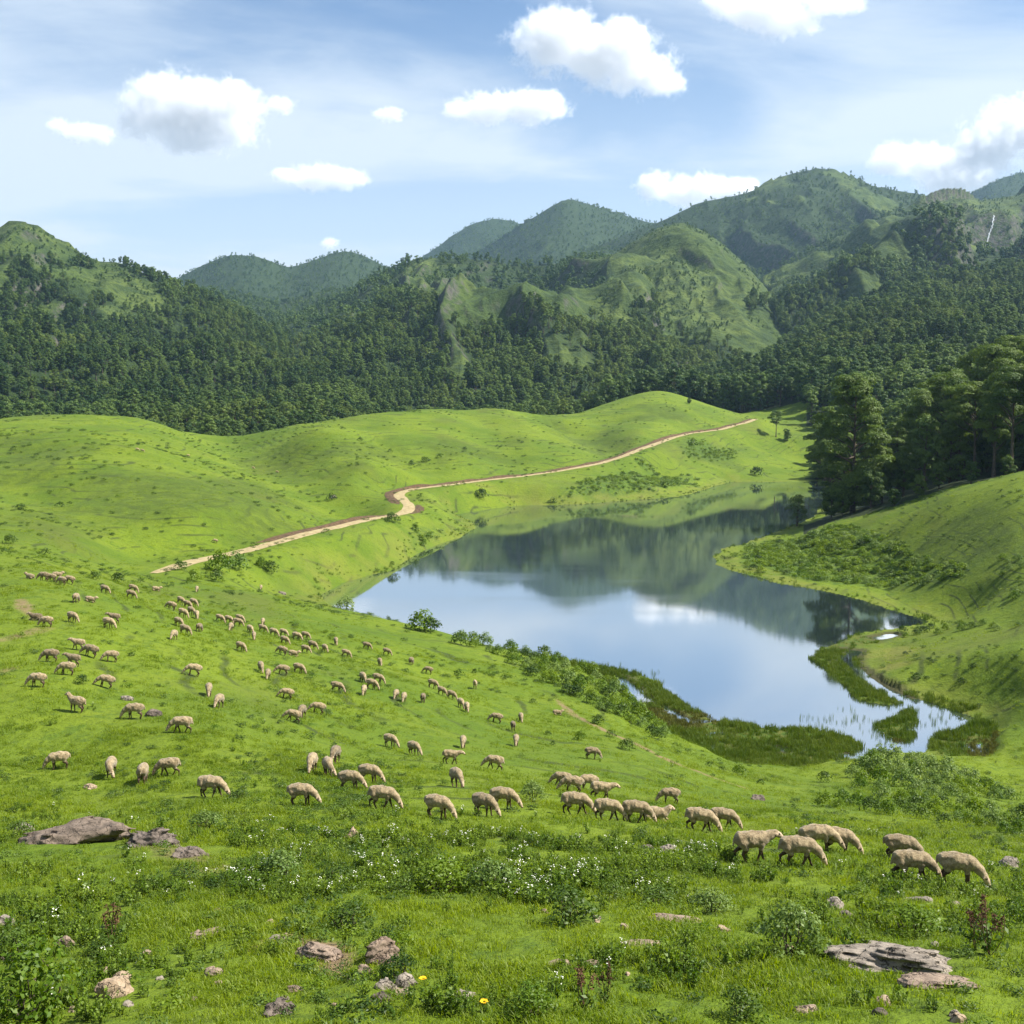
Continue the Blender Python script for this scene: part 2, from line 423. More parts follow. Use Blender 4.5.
# name, depth, foot distance, foot height, power, gully amp, gully width, crest
LAYERS = [
 ('left',   1450, 720, 12, 1.05, 0.46, 300, [(-500,240),(-150,245),(-30,246),(0,240),(25,222),(45,230),(75,247),(100,260),(130,263),(165,278),(200,291),(250,316),(300,346),(350,378),(400,402),(520,440)]),
 ('back_saddle', 2500, 1500, 60, 1.0, 0.20, 300, [(-100,290),(100,280),(180,289),(230,291),(280,303),(320,292),(380,288),(430,300),(500,330)]),
 ('far_pair', 3700, 2700, 120, 1.0, 0.10, 420, [(60,330),(160,292),(200,269),(225,258),(245,254),(268,258),(292,269),(318,259),(345,250),(368,256),(390,268),(440,300),(520,330)]),
 ('rocky',  1950, 900, 20, 0.95, 0.48, 300, [(150,430),(240,378),(290,324),(340,302),(385,277),(420,259),(460,256),(520,263),(580,260),(640,266),(700,285),(800,330)]),
 ('peak_a', 5000, 3700, 150, 0.95, 0.14, 560, [(330,300),(400,272),(440,246),(462,228),(487,218),(510,219),(530,228),(560,250),(620,280)]),
 ('peak_b', 4300, 3000, 140, 0.95, 0.16, 520, [(420,290),(480,252),(520,226),(548,208),(566,196),(584,205),(640,221),(700,238),(800,280)]),
 ('green',  1800, 1080, 40, 0.85, 0.17, 170, [(380,440),(430,396),(500,341),(560,296),(610,258),(640,236),(658,226),(672,223),(690,226),(712,238),(740,262),(780,312),(830,365),(900,420)]),
 ('dome',   3300, 2000, 110, 0.95, 0.34, 420, [(520,285),(600,243),(650,222),(690,203),(715,197),(740,194),(765,182),(785,172),(805,168),(830,173),(860,184),(885,190),(915,195),(945,203),(1000,225),(1100,250)]),
 ('cliff',  2450, 1250, 70, 0.8, 0.46, 300, [(680,340),(760,280),(800,252),(835,234),(870,218),(920,207),(960,202),(1000,197),(1024,190),(1100,180),(1500,180)]),
 ('far_right', 4800, 3500, 200, 0.95, 0.12, 500, [(860,240),(930,206),(965,190),(990,177),(1010,172),(1030,170),(1200,160),(1500,160)]),
 ('shoulder', 1500, 950, 40, 0.9, 0.30, 200, [(430,420),(520,372),(570,372),(620,368),(680,372),(720,368),(790,376),(850,380)]),
 ('wood',   1350, 560, 14, 0.95, 0.22, 260, [(420,425),(520,405),(600,404),(690,384),(760,358),(830,316),(900,290),(960,280),(1024,272),(1200,262),(1500,262)]),
]
rm = np.where(np.exp(gS) > 480)[0][0]
MX, MY = GX[rm:], GY[rm:]
MU = CX + FPX * gA[None] * np.ones_like(MX)
wx = MX + 70 * fbm(MX / 260, MY / 260, oct=3, seed=61); wy = MY + 70 * fbm(MX / 260, MY / 260, oct=3, seed=67)
H = np.full(MX.shape, -1e4); LID = np.zeros(MX.shape, int); GUL = np.zeros(MX.shape); TT = np.zeros(MX.shape)
for li, (nm, Yc0, Yb, zb, pw, amp, gw, crest) in enumerate(LAYERS):
    vc = smooth_interp(MU[0], crest)
    Yc = Yc0 * (1 + 0.07 * vnoise(MU[0] / 90, MU[0] * 0 + li * 7.7, seed=71))
    zcst = P(MU[0], vc, Yc)[2]
    t = (MY - Yb) / (Yc - Yb)[None]
    back = MY > Yc[None]
    tb = 1 - (MY - Yc[None]) / ((Yc - Yb)[None] * 0.8)
    tt = np.where(back, tb, t)
    zbe = np.minimum(zb, zcst - 20)[None]
    rel = (zcst[None] - zbe)
    z = np.where(tt > 0, zbe + rel * np.maximum(tt, 0) ** pw, zbe + tt * (Yc - Yb)[None] * 0.5)
    # spurs and gullies running down the slope, broken by smaller relief
    g = ridged(wx / gw + li * 13, wy / (gw * 3.2) + li * 5, 4, seed=80 + li)
    g2 = ridged(wx / (gw * .33) + li * 3, wy / (gw * .8), 3, seed=180 + li)
    w_ = np.clip(tt, 0, 1); w_ = 3.0 * w_ * (1 - w_) ** 1.15 + 0.06 * w_ * (tt < 1)
    g = (g - g.mean()) / g.std(); g2 = (g2 - g2.mean()) / g2.std()
    gg = 0.20 * g + 0.07 * g2
    if nm == 'cliff': gg = gg * (1 - .85 * sstep(945, 970, MU) * sstep(1022, 1000, MU))
    z = z + np.minimum(np.maximum(rel, 5), 420) * amp * 1.7 * gg * np.where(back, 0.3, w_) * (w_ > 0)
    if nm == 'cliff':                                   # rock face in the upper part of the waterfall side
        cu = sstep(930, 960, MU + 14 * fbm(MX / 60, MY / 60, oct=2, seed=91)) * sstep(1060, 1020, MU)
        stepf = sstep(0.52, 0.60, tt) - np.clip((tt - 0.36) / 0.34, 0, 1)
        z = z + np.where(back, 0, cu * rel * 0.30 * stepf)
    m = z > H
    H = np.where(m, z, H); LID = np.where(m, li, LID); GUL = np.where(m, gg, GUL); TT = np.where(m, tt, TT)
H += sstep(500, 900, MY) * (9 * fbm(MX / 70, MY / 70, oct=4, seed=97) + 22 * fbm(MX / 300, MY / 300, oct=3, seed=99) * sstep(700, 1500, MY)) * np.clip(1.15 - TT, 0.12, 1)
base = GZ[rm:]
base = np.where(MY > 1000, np.minimum(base, 40), base)
k_ = 5.0
mx = np.maximum(base, H)
GZ[rm:] = mx + k_ * np.exp(-np.abs(base - H) / k_) * 0.5
lid = np.full(GZ.shape, -1); lid[rm:] = np.where(H > base - 2, LID, -1)
gul = np.zeros_like(GZ); gul[rm:] = GUL
ttt = np.zeros_like(GZ); ttt[rm:] = TT

# slope for rock
dzy = np.gradient(GZ, axis=0) / np.maximum(np.gradient(GY, axis=0), 1e-6)
dzx = np.gradient(GZ, axis=1) / np.maximum(np.gradient(GX, axis=1), 1e-6)
slope = np.hypot(dzx, dzy)
names = [l[0] for l in LAYERS]
gn = fbm(GX / 120, GY / 160, oct=4, seed=101)
gn2 = fbm(GX / 40, GY / 50, oct=4, seed=103)
forest = np.zeros_like(GZ); gU = CX + FPX * GX / GY
lut = {'left': .94, 'back_saddle': .80, 'far_pair': 1.4, 'rocky': .84, 'peak_a': 1.4, 'peak_b': 1.3, 'green': .22, 'dome': .82, 'cliff': .34, 'far_right': 1.4, 'shoulder': .66, 'wood': 1.0}
for i, nme in enumerate(names):
    f = lut[nme]
    v = f + np.clip(-gul * 2.0, -.5, .5) + 0.45 * gn + 0.25 * gn2
    if nme == 'left':   v = f + 0.15 * gn + np.clip(-gul, -.3, .3) * .5 - sstep(0.80, 0.98, ttt) * sstep(95, 40, gU) * .9 - .35 * sstep(.45, .8, ttt) * sstep(130, 60, gU) * (gul > 0)
    if nme == 'left':   v = v - (.75 + .9 * gn2) * sstep(.50, .78, ttt) * sstep(230, 110, gU)
    if nme == 'rocky':  v = v - .55 * sstep(0.35, .6, ttt) * sstep(390, 430, gU) * sstep(540, 480, gU) + .25 * sstep(.9, 1, ttt)
    if nme == 'green':  v = v - 0.62 - .3 * sstep(.5, .75, ttt) + 1.2 * sstep(0.30, 0.06, ttt + .1 * gn) + .3 * sstep(690, 760, gU) * (gul < 0)
    if nme == 'dome':   v = v + .30 * sstep(0.55, 0.40, ttt)
    if nme == 'cliff':  v = v - .9 * sstep(948, 968, gU) * sstep(1018, 1004, gU) * sstep(.30, .42, ttt) + .7 * sstep(0.42, 0.24, ttt + .08 * gn)
    if nme == 'wood':   v = v * 0 + 1
    if nme == 'shoulder': v = v + .4 * sstep(.5, .2, ttt) - .25 * sstep(600, 640, gU) * sstep(700, 660, gU)
    forest = np.where(lid == i, v, forest)
forest = np.clip(sstep(0.40, 0.60, forest), 0, 1)
# woods standing behind the meadows and behind the knoll by the lake
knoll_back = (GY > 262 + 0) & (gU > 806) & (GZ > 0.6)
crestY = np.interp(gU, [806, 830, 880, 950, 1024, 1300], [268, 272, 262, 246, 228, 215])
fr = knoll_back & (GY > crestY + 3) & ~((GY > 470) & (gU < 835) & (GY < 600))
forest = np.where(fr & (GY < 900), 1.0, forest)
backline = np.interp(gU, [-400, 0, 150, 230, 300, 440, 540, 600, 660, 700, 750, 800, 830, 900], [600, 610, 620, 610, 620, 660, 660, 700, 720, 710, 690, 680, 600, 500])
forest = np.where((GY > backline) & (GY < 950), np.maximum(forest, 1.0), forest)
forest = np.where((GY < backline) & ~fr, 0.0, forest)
rock = sstep(1.25, 1.7, slope + 0.35 * gn2) * (GY > 1000)
rock = np.maximum(rock, np.where((lid == names.index('rocky')) & (gU > 395) & (gU < 500), sstep(.85, 1.2, slope + .5 * gn2) * .9, 0))
cl = names.index('cliff')
rock = np.maximum(rock, np.where((lid == cl) & (gU > 915), sstep(0.80, 1.15, slope + .4 * gn2), 0))
rock = np.where((lid == cl) & (gU < 915), rock * .35, rock)

# interpolation on the sheet itself
nA, nS = len(gA), len(gS)
def H_at(x, Y, G=None):
    G = GZ if G is None else G
    x = np.asarray(x, float); Y = np.maximum(np.asarray(Y, float), 1.01)
    fa = np.interp(x / Y, gA, np.arange(nA)); fs = np.interp(np.log(Y), gS, np.arange(nS))
    ia = np.clip(fa.astype(int), 0, nA - 2); js = np.clip(fs.astype(int), 0, nS - 2)
    ta = fa - ia; ts = fs - js
    return (G[js, ia] * (1 - ta) + G[js, ia + 1] * ta) * (1 - ts) + (G[js + 1, ia] * (1 - ta) + G[js + 1, ia + 1] * ta) * ts
def ground_hit(u, v, ymin=3.0, ymax=6500):
    dx, dy, dz = ray(u, v)
    Ys = np.exp(np.linspace(math.log(ymin), math.log(ymax), 6000))
    zr = CAMZ + dz / dy * Ys; xr = dx / dy * Ys
    hh = H_at(xr, Ys); hh = np.maximum(hh, np.where((Ys > 84) & (Ys < 520), 0.0, -99))
    b = np.where(zr <= hh)[0]
    i = b[0] if len(b) else len(Ys) - 1
    if i == 0: return np.array([xr[0], Ys[0], hh[0]])
    a0 = zr[i - 1] - hh[i - 1]; a1 = zr[i] - hh[i]; t = a0 / (a0 - a1 + 1e-9)
    Y = Ys[i - 1] + t * (Ys[i] - Ys[i - 1]); x = dx / dy * Y
    return np.array([x, Y, float(H_at(x, Y))])
def to_pix(p):
    p = np.asarray(p, float); x, y, z = p[..., 0], p[..., 1], p[..., 2] - CAMZ
    zf = y * cp - z * sp_; up = y * sp_ + z * cp
    return CX + FPX * x / zf, CY - FPX * up / zf, zf
def visible(p, steps=160):
    """is the point clear of the terrain as seen from the camera (array of points)"""
    p = np.asarray(p, float).reshape(-1, 3); t = np.linspace(0.02, 0.985, steps)[None]
    x = p[:, :1] * t; y = p[:, 1:2] * t; z = CAMZ + (p[:, 2:] - CAMZ) * t
    return (z > H_at(x, y) - 0.2).all(1)

def slope_tilt(x, y):
    e = .5; return (H_at(x + e, y) - H_at(x - e, y)) / (2 * e), (H_at(x, y + e) - H_at(x, y - e)) / (2 * e)
# ------------------------------------------------------------------ ground materials
def new_mat(name):
    m = bpy.data.materials.new(name); m.use_nodes = True
    t = NT(m.node_tree); t.n.clear()
    out = t.new('ShaderNodeOutputMaterial'); b = t.new('ShaderNodeBsdfPrincipled')
    b.inputs['Specular IOR Level'].default_value = 0.2
    t.l.new(b.outputs[0], out.inputs[0])
    return m, t, b, out

def meadow_material():
    m, t, b, out = new_mat('meadow')
    g = t.new('ShaderNodeNewGeometry'); pos = g.outputs['Position']
    big = t.noise(pos, 0.035, 4, .55, .6)
    mid = t.noise(pos, 0.16, 5, .6, .4)
    fine = t.noise(pos, 1.1, 6, .65)
    tiny = t.noise(pos, 6.0, 5, .7)
    c = t.mix(t.ss(big, .36, .64), (.074, .122, .005), (.116, .164, .007))
    c = t.mix(t.math('MULTIPLY', t.ss(mid, .45, .75), .55), c, (.135, .170, .011))
    c = t.mix(t.math('MULTIPLY', t.ss(t.noise(pos, 0.45, 6, .7, .3), .53, .68), .75), c, (.048, .092, .006))
    c = t.mix(t.math('MULTIPLY', t.ss(fine, .52, .74), .75), c, (.044, .080, .007))
    c = t.mix(t.math('MULTIPLY', t.ss(tiny, .50, .70), .6), c, (.035, .062, .006))
    c = t.mix(t.math('MULTIPLY', t.ss(tiny, .46, .30), .35), c, (.17, .21, .02))
    # sheep tracks along the contour: thin worn lines
    wv = t.math('ADD', t.attr('terrace'), 0.25)
    fr = t.math('ABSOLUTE', t.math('SUBTRACT', t.math('FRACT', wv), 0.5))
    line = t.math('MULTIPLY', t.ss(fr, .13, .02), t.ss(t.noise(pos, 0.08, 4, .6, .5), .47, .60))
    c = t.mix(t.math('MULTIPLY', line, .9), c, (.038, .055, .010))
    c = t.mix(t.math('MULTIPLY', t.attr('painted_shade'), t.math('ADD', .35, t.math('MULTIPLY', t.ss(t.noise(pos, .3, 5, .7), .4, .6), .5))), c, (.048, .074, .007))  # darker turf where the hills' shading is painted in
    # dry worn patches of bare earth
    worn = t.ss(t.noise(pos, 0.022, 6, .68, .8), .53, .68)
    c = t.mix(t.math('MULTIPLY', worn, .6), c, (.080, .098, .014))
    c = t.mix(t.math('MULTIPLY', t.attr('dry'), t.ss(mid, .3, .6)), c, (.150, .155, .028))
    c = t.mix(t.math('MULTIPLY', t.attr('herb'), t.ss(fine, .35, .65)), c, (.035, .075, .012))
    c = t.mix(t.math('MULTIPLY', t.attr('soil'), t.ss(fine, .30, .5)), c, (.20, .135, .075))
    mar = t.mix(t.ss(fine, .4, .62), (.045, .085, .008), (.085, .088, .014))
    c = t.mix(t.attr('marsh'), c, mar)
    c = t.mix(t.math('MULTIPLY', t.attr('chan'), .9), c, (.05, .045, .02))
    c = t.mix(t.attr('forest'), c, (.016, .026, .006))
    t.l.new(c, b.inputs['Base Color']); b.inputs['Roughness'].default_value = .9
    h = t.math('ADD', t.math('MULTIPLY', fine, .5), t.math('MULTIPLY', tiny, .16))
    bp = t.new('ShaderNodeBump'); bp.inputs['Strength'].default_value = .9; bp.inputs['Distance'].default_value = .55
    t.l.new(h, bp.inputs['Height']); t.l.new(bp.outputs[0], b.inputs['Normal'])
    return m

def mountain_material():
    m, t, b, out = new_mat('mountain_slope')
    g = t.new('ShaderNodeNewGeometry'); pos = g.outputs['Position']
    big = t.noise(pos, 0.006, 5, .6, .5)
    mid = t.noise(pos, 0.03, 6, .65, .4)
    fine = t.noise(pos, 0.12, 6, .7)
    c = t.mix(t.ss(big, .38, .62), (.050, .080, .015), (.084, .114, .022))
    c = t.mix(t.math('MULTIPLY', t.ss(mid, .46, .62), .85), c, (.028, .050, .012))
    c = t.mix(t.math('MULTIPLY', t.ss(fine, .47, .64), .85), c, (.020, .038, .010))
    f = t.mix(t.ss(fine, .4, .62), (.014, .028, .008), (.030, .052, .012))
    c = t.mix(t.attr('forest'), c, f)
    rk = t.mix(t.ss(t.noise(pos, 0.08, 6, .7, .8), .35, .65), (.040, .040, .034), (.105, .098, .082))
    c = t.mix(t.math('MULTIPLY', t.attr('rock'), t.ss(fine, .62, .42)), c, rk)
    t.l.new(c, b.inputs['Base Color']); b.inputs['Roughness'].default_value = .95
    bp = t.new('ShaderNodeBump'); bp.inputs['Strength'].default_value = 1.0; bp.inputs['Distance'].default_value = 9.0
    t.l.new(t.math('ADD', t.math('MULTIPLY', mid, .6), t.math('MULTIPLY', fine, .5)), bp.inputs['Height'])
    t.l.new(bp.outputs[0], b.inputs['Normal'])
    return m

# painted zones of the meadow, by distance to lines and areas read off the photograph
def ground_poly(pix): return np.array([ground_hit(u, v)[:2] for u, v in pix])
soil = np.zeros_like(GZ); dry = np.zeros_like(GZ); herb = np.zeros_like(GZ)
def stamp(field, pix, w, s=1.0, closed=False, noise=.6, nsz=4.0, ylim=(3, 700)):
    line = ground_poly(pix)
    r = np.where((np.exp(gS) > max(ylim[0], line[:, 1].min() - 4 * w - 3)) & (np.exp(gS) < min(ylim[1], line[:, 1].max() + 4 * w + 3)))[0]
    s_ = slice(r[0], r[-1] + 1)
    dd = poly_sd(GX[s_], GY[s_], line, closed) + w * noise * fbm(GX[s_] / nsz, GY[s_] / nsz, oct=3, seed=int(line[0, 1] * 10) % 997)
    field[s_] = np.maximum(field[s_], s * sstep(w, 0.2 * w, dd) if not closed else s * sstep(0.5 * w, -0.5 * w, dd))
stamp(soil, [(557,700),(575,716),(600,728),(640,746),(672,762),(700,772),(745,788)], .55, .9, nsz=2)  # earth of the worn track, also standing in for its shadow line
stamp(soil, [(0,640),(30,632),(45,628)], .8, .55); stamp(soil, [(20,600),(28,612),(34,620)], .8, .8); stamp(soil, [(0,672),(12,668)], .6, .6)
stamp(soil, [(255,948),(290,935),(325,950),(338,975)], .35, .9, nsz=.8); stamp(soil, [(20,838),(90,830),(150,842),(195,862),(225,880)], .8, .5, nsz=.9)
stamp(dry, [(722,556),(745,568),(790,582),(830,590)], 4.0, .55); stamp(dry, [(870,655),(900,648),(895,665)], 3.0, .8)
stamp(dry, [(345,575),(385,566),(405,556),(440,540),(470,526)], 4.0, .4); stamp(dry, [(560,502),(640,496),(690,491),(735,478)], 4, .5)
stamp(herb, [(595,478),(650,475),(700,478),(650,492),(560,500),(560,490)], 5, .9, True, nsz=9); stamp(herb, [(740,545),(830,525),(900,545),(970,575),(900,585),(800,580),(750,562)], 4, .75, True, nsz=6)
stamp(herb, [(640,462),(690,484)], 5, .8, nsz=6); stamp(herb, [(690,440),(745,450),(735,462),(680,455)], 6, .7, True, nsz=9)
stamp(herb, [(415,525),(445,530),(440,540),(412,545)], 3, .7, True); 

painted_shade = np.zeros_like(GZ)  # hill shading painted as darker turf colour, patch by patch
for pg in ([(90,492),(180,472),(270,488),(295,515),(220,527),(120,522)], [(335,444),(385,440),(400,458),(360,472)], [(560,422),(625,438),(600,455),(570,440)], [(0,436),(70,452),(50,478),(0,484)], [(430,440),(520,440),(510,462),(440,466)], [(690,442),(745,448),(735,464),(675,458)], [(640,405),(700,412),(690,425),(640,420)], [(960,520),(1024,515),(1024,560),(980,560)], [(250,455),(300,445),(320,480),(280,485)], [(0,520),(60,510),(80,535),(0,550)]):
    stamp(painted_shade, pg, 14, 1.0, True, noise=1.1, nsz=16)
me_attr = dict(painted_shade=painted_shade, terrace=tf, marsh=marsh, shore=shore, chan=chan, forest=forest, rock=rock, soil=soil, dry=np.maximum(dry, shore * .45 * (1 - marsh)), herb=herb)
def grid_mesh(name, r0, r1, mat, keys, step=1):
    V = np.stack([GX[r0:r1], GY[r0:r1], GZ[r0:r1]], -1).reshape(-1, 3)
    nr = r1 - r0
    i = (np.arange(nr - 1)[:, None] * nA + np.arange(nA - 1)[None]).ravel()
    F = np.stack([i, i + 1, i + 1 + nA, i + nA], 1)
    me = mesh_from(name, V, F, [mat], attrs={k_: me_attr[k_][r0:r1].ravel() for k_ in keys})
    return obj(name, me)
r640 = int(np.searchsorted(gS, math.log(700)))
M_meadow = meadow_material(); M_mount = mountain_material()
o = grid_mesh('ground', 0, r640 + 1, M_meadow, ('marsh', 'chan', 'forest', 'soil', 'dry', 'herb', 'terrace', 'painted_shade')); tag(o, 'bright green grazed hills around the small lake', kind='structure')
o = grid_mesh('mountains', r640, len(gS), M_mount, ('forest', 'rock')); tag(o, 'forested and grassy mountain slopes closing the valley', kind='structure')

# lake water
def water_material():
    m, t, b, out = new_mat('lake_water')
    g = t.new('ShaderNodeNewGeometry'); pos = g.outputs['Position']
    b.inputs['Base Color'].default_value = (.022, .034, .036, 1)
    b.inputs['IOR'].default_value = 12.0; b.inputs['Specular IOR Level'].default_value = .5
    wind = t.ss(t.noise(pos, 0.012, 4, .6, .8), .48, .66)
    t.l.new(t.math('ADD', t.math('MULTIPLY', wind, .07), .035), b.inputs['Roughness'])
    mp = t.new('ShaderNodeMapping'); t.l.new(pos, mp.inputs[0]); mp.inputs['Scale'].default_value = (.55, 1.3, 1)
    h = t.noise(mp.outputs[0], 1.6, 3, .5)
    bp = t.new('ShaderNodeBump'); bp.inputs['Distance'].default_value = .025
    t.l.new(t.math('ADD', t.math('MULTIPLY', wind, .16), .05), bp.inputs['Strength'])
    t.l.new(h, bp.inputs['Height']); t.l.new(bp.outputs[0], b.inputs['Normal'])
    return m
wx_ = np.linspace(-170, 190, 41); wy_ = np.linspace(86, 520, 51)
WXg, WYg = np.meshgrid(wx_, wy_)
i = (np.arange(50)[:, None] * 41 + np.arange(40)[None]).ravel()
o = obj('lake_water', mesh_from('lake_water', np.stack([WXg, WYg, WXg * 0], -1).reshape(-1, 3), np.stack([i, i + 1, i + 42, i + 41], 1), [water_material()]))
tag(o, 'still reflecting lake between the green hills', kind='structure')

# dirt road: a thin worn strip draped over the slope, with its cut bank on the uphill side
def earth_material(name, c0, c1, sc=1.2):
    m, t, b, out = new_mat(name)
    g = t.new('ShaderNodeNewGeometry')
    n = t.noise(g.outputs['Position'], sc, 6, .65)
    t.l.new(t.mix(t.ss(n, .3, .7), c0, c1), b.inputs['Base Color']); b.inputs['Roughness'].default_value = .95
    bp = t.new('ShaderNodeBump'); bp.inputs['Strength'].default_value = .8; bp.inputs['Distance'].default_value = .2
    t.l.new(n, bp.inputs['Height']); t.l.new(bp.outputs[0], b.inputs['Normal'])
    return m
M_road = earth_material('dirt_road', (.235, .18, .085), (.37, .30, .165), .9)
M_bank = earth_material('cut_bank', (.040, .026, .014), (.130, .080, .042), 1.4)  # earth brown, darkened to stand in for the shadow line above the road
def resample(line, step):
    seg = np.hypot(*np.diff(line, axis=0).T); s = np.concatenate([[0], np.cumsum(seg)]); q = np.arange(0, s[-1], step)
    L = np.stack([np.interp(q, s, line[:, 0]), np.interp(q, s, line[:, 1])], 1)
    k2 = np.ones(9) / 9
    for a in (0, 1, 0, 1): L[:, a] = np.convolve(np.pad(L[:, a], 4, 'edge'), k2, 'valid')
    return L
def road_strip(name, pix, half, mat, n=7, lift=.10):
    L = resample(pix[:, :2], 1.2)
    tg = np.gradient(L, axis=0); tg /= np.linalg.norm(tg, axis=1)[:, None] + 1e-9; nr = np.stack([-tg[:, 1], tg[:, 0]], 1)
    for _ in range(8): nr[1:-1] = (nr[:-2] + nr[1:-1] + nr[2:]) / 3
    s = np.arange(len(L)); hw = half * np.minimum(1, .35 + s / 14.0) * (1 + .34 * fbm(s / 9.0, s * 0.0, oct=3, seed=5)); hw2 = half * np.minimum(1, .35 + s / 14.0) * (1 + .34 * fbm(s / 8.0, s * 0 + 9, oct=3, seed=6))
    tt = np.linspace(-1, 1, n); V = []
    hl = H_at(L[:, 0] + nr[:, 0] * 6, L[:, 1] + nr[:, 1] * 6); hr = H_at(L[:, 0] - nr[:, 0] * 6, L[:, 1] - nr[:, 1] * 6)
    for q in tt:
        w = np.where(q > 0, hw, hw2) * q
        x = L[:, 0] + nr[:, 0] * w; y = L[:, 1] + nr[:, 1] * w
        V.append(np.stack([x, y, H_at(x, y) + lift * (1 - .6 * abs(q)) + .05 * fbm(x, y, oct=2, seed=8)], 1))
    V = np.stack(V, 1); nl = len(L)
    i = (np.arange(nl - 1)[:, None] * n + np.arange(n - 1)[None]).ravel()
    o = obj(name, mesh_from(name, V.reshape(-1, 3), np.stack([i, i + 1, i + 1 + n, i + n], 1), [mat]))
    return o, L, nr, hl > hr, hw, np.abs(hl - hr)
o, L_, nr_, up_, hw_, dh_ = road_strip('dirt_road', road3, 1.6, M_road)
tag(o, 'pale winding dirt road along the foot of the green hills', kind='structure')
# bank
sgn = np.where(up_, 1.0, -1.0); kk = np.ones(15) / 15
sgn = np.convolve(np.pad(sgn, 7, 'edge'), kk, 'valid')
s = np.arange(len(L_)); bh = np.clip(.30 + .45 * np.clip(dh_, 0, 3.2) + .5 * fbm(s / 14.0, s * 0.0, oct=3, seed=15), 0.04, 1.7) * np.abs(sgn) * sstep(40, 75, s)
prof = [(0.9, 0.0), (1.15, .35), (1.35, .8), (1.8, 1.0), (2.6, .25)]
V = []
for q, hgt in prof:
    off = (hw_ * 0 + 1.6) * q * np.sign(sgn + 1e-6) * (1 + .10 * fbm(s / 5.0, s * 0 + q, oct=2, seed=25))
    x = L_[:, 0] + nr_[:, 0] * off; y = L_[:, 1] + nr_[:, 1] * off
    V.append(np.stack([x, y, H_at(x, y) + bh * hgt - .02], 1))
V = np.stack(V, 1); n_ = len(prof); ii = (np.arange(len(L_) - 1)[:, None] * n_ + np.arange(n_ - 1)[None]).ravel()
o = obj('earth_bank', mesh_from('earth_bank', V.reshape(-1, 3), np.stack([ii, ii + 1, ii + 1 + n_, ii + n_], 1), [M_bank]))
tag(o, 'bare brown cut bank on the uphill side of the dirt road', kind='structure')
# ------------------------------------------------------------------ plants: leaf clouds, stems, scatter
def leaf_material(name, c0, c1, trans=.35, rough=.6, spec=.25, tip=None, patchscale=.011):
    """leaf colour varies leaf by leaf ('tone') and plant by plant"""
    m, t, b, out = new_mat(name)
    oi = t.new('ShaderNodeObjectInfo')
    patch = t.ss(t.noise(oi.outputs['Location'], patchscale, 3, .6), .36, .64)
    f = t.math('ADD', t.math('MULTIPLY', t.attr('tone'), .40), t.math('ADD', t.math('MULTIPLY', oi.outputs['Random'], .34), t.math('MULTIPLY', patch, .26)))
    f = t.ss(f, .18, .82)
    c = t.mix(f, c0, c1)
    if tip is not None: c = t.mix(t.attr('tip'), c, tip)
    t.l.new(c, b.inputs['Base Color']); b.inputs['Roughness'].default_value = rough; b.inputs['Specular IOR Level'].default_value = spec
    tr = t.new('ShaderNodeBsdfTranslucent'); hs = t.new('ShaderNodeHueSaturation')
    t.l.new(c, hs.inputs['Color']); hs.inputs['Value'].default_value = 1.25; hs.inputs['Saturation'].default_value = 1.1; hs.inputs['Hue'].default_value = .49
    t.l.new(hs.outputs[0], tr.inputs[0])
    ms = t.new('ShaderNodeMixShader'); ms.inputs[0].default_value = trans
    t.l.new(b.outputs[0], ms.inputs[1]); t.l.new(tr.outputs[0], ms.inputs[2]); t.l.new(ms.outputs[0], out.inputs[0])
    return m
def plain_material(name, col, rough=.85, spec=.2):
    m, t, b, out = new_mat(name); b.inputs['Base Color'].default_value = (*col, 1); b.inputs['Roughness'].default_value = rough
    b.inputs['Specular IOR Level'].default_value = spec
    return m
def unit(v): return v / (np.linalg.norm(v, axis=-1, keepdims=True) + 1e-9)
def leaves(c, nrm, size, aspect, g, up_bias=0.0):
    """diamond leaves at centres c, facing nrm"""
    n = len(c); nrm = unit(nrm)
    a = unit(np.cross(nrm, g.normal(size=(n, 3)))); b_ = np.cross(nrm, a)
    s = (np.asarray(size) * np.ones(n))[:, None]; w = s * aspect
    V = np.stack([c - a * s * .5, c + b_ * w * .5 + nrm * s * .06, c + a * s * .5 - nrm * s * .10, c - b_ * w * .5 + nrm * s * .06], 1).reshape(-1, 3)
    F = np.arange(4 * n).reshape(n, 4)
    return V, F
def tube(pts, rad, sides=6):
    pts = np.asarray(pts, float); rad = np.asarray(rad, float); n = len(pts)
    tg = unit(np.gradient(pts, axis=0)); ref = np.where(np.abs(tg[:, 2:3]) > .9, np.array([[1., 0, 0]]), np.array([[0, 0, 1.]]))
    a = unit(np.cross(tg, ref)); b_ = np.cross(tg, a); th = np.linspace(0, 2 * math.pi, sides, endpoint=False)
    V = (pts[:, None] + rad[:, None, None] * (a[:, None] * np.cos(th)[None, :, None] + b_[:, None] * np.sin(th)[None, :, None])).reshape(-1, 3)
    F = []
    for i in range(n - 1):
        for j in range(sides):
            F.append((i * sides + j, i * sides + (j + 1) % sides, (i + 1) * sides + (j + 1) % sides, (i + 1) * sides + j))
    return V, np.array(F)
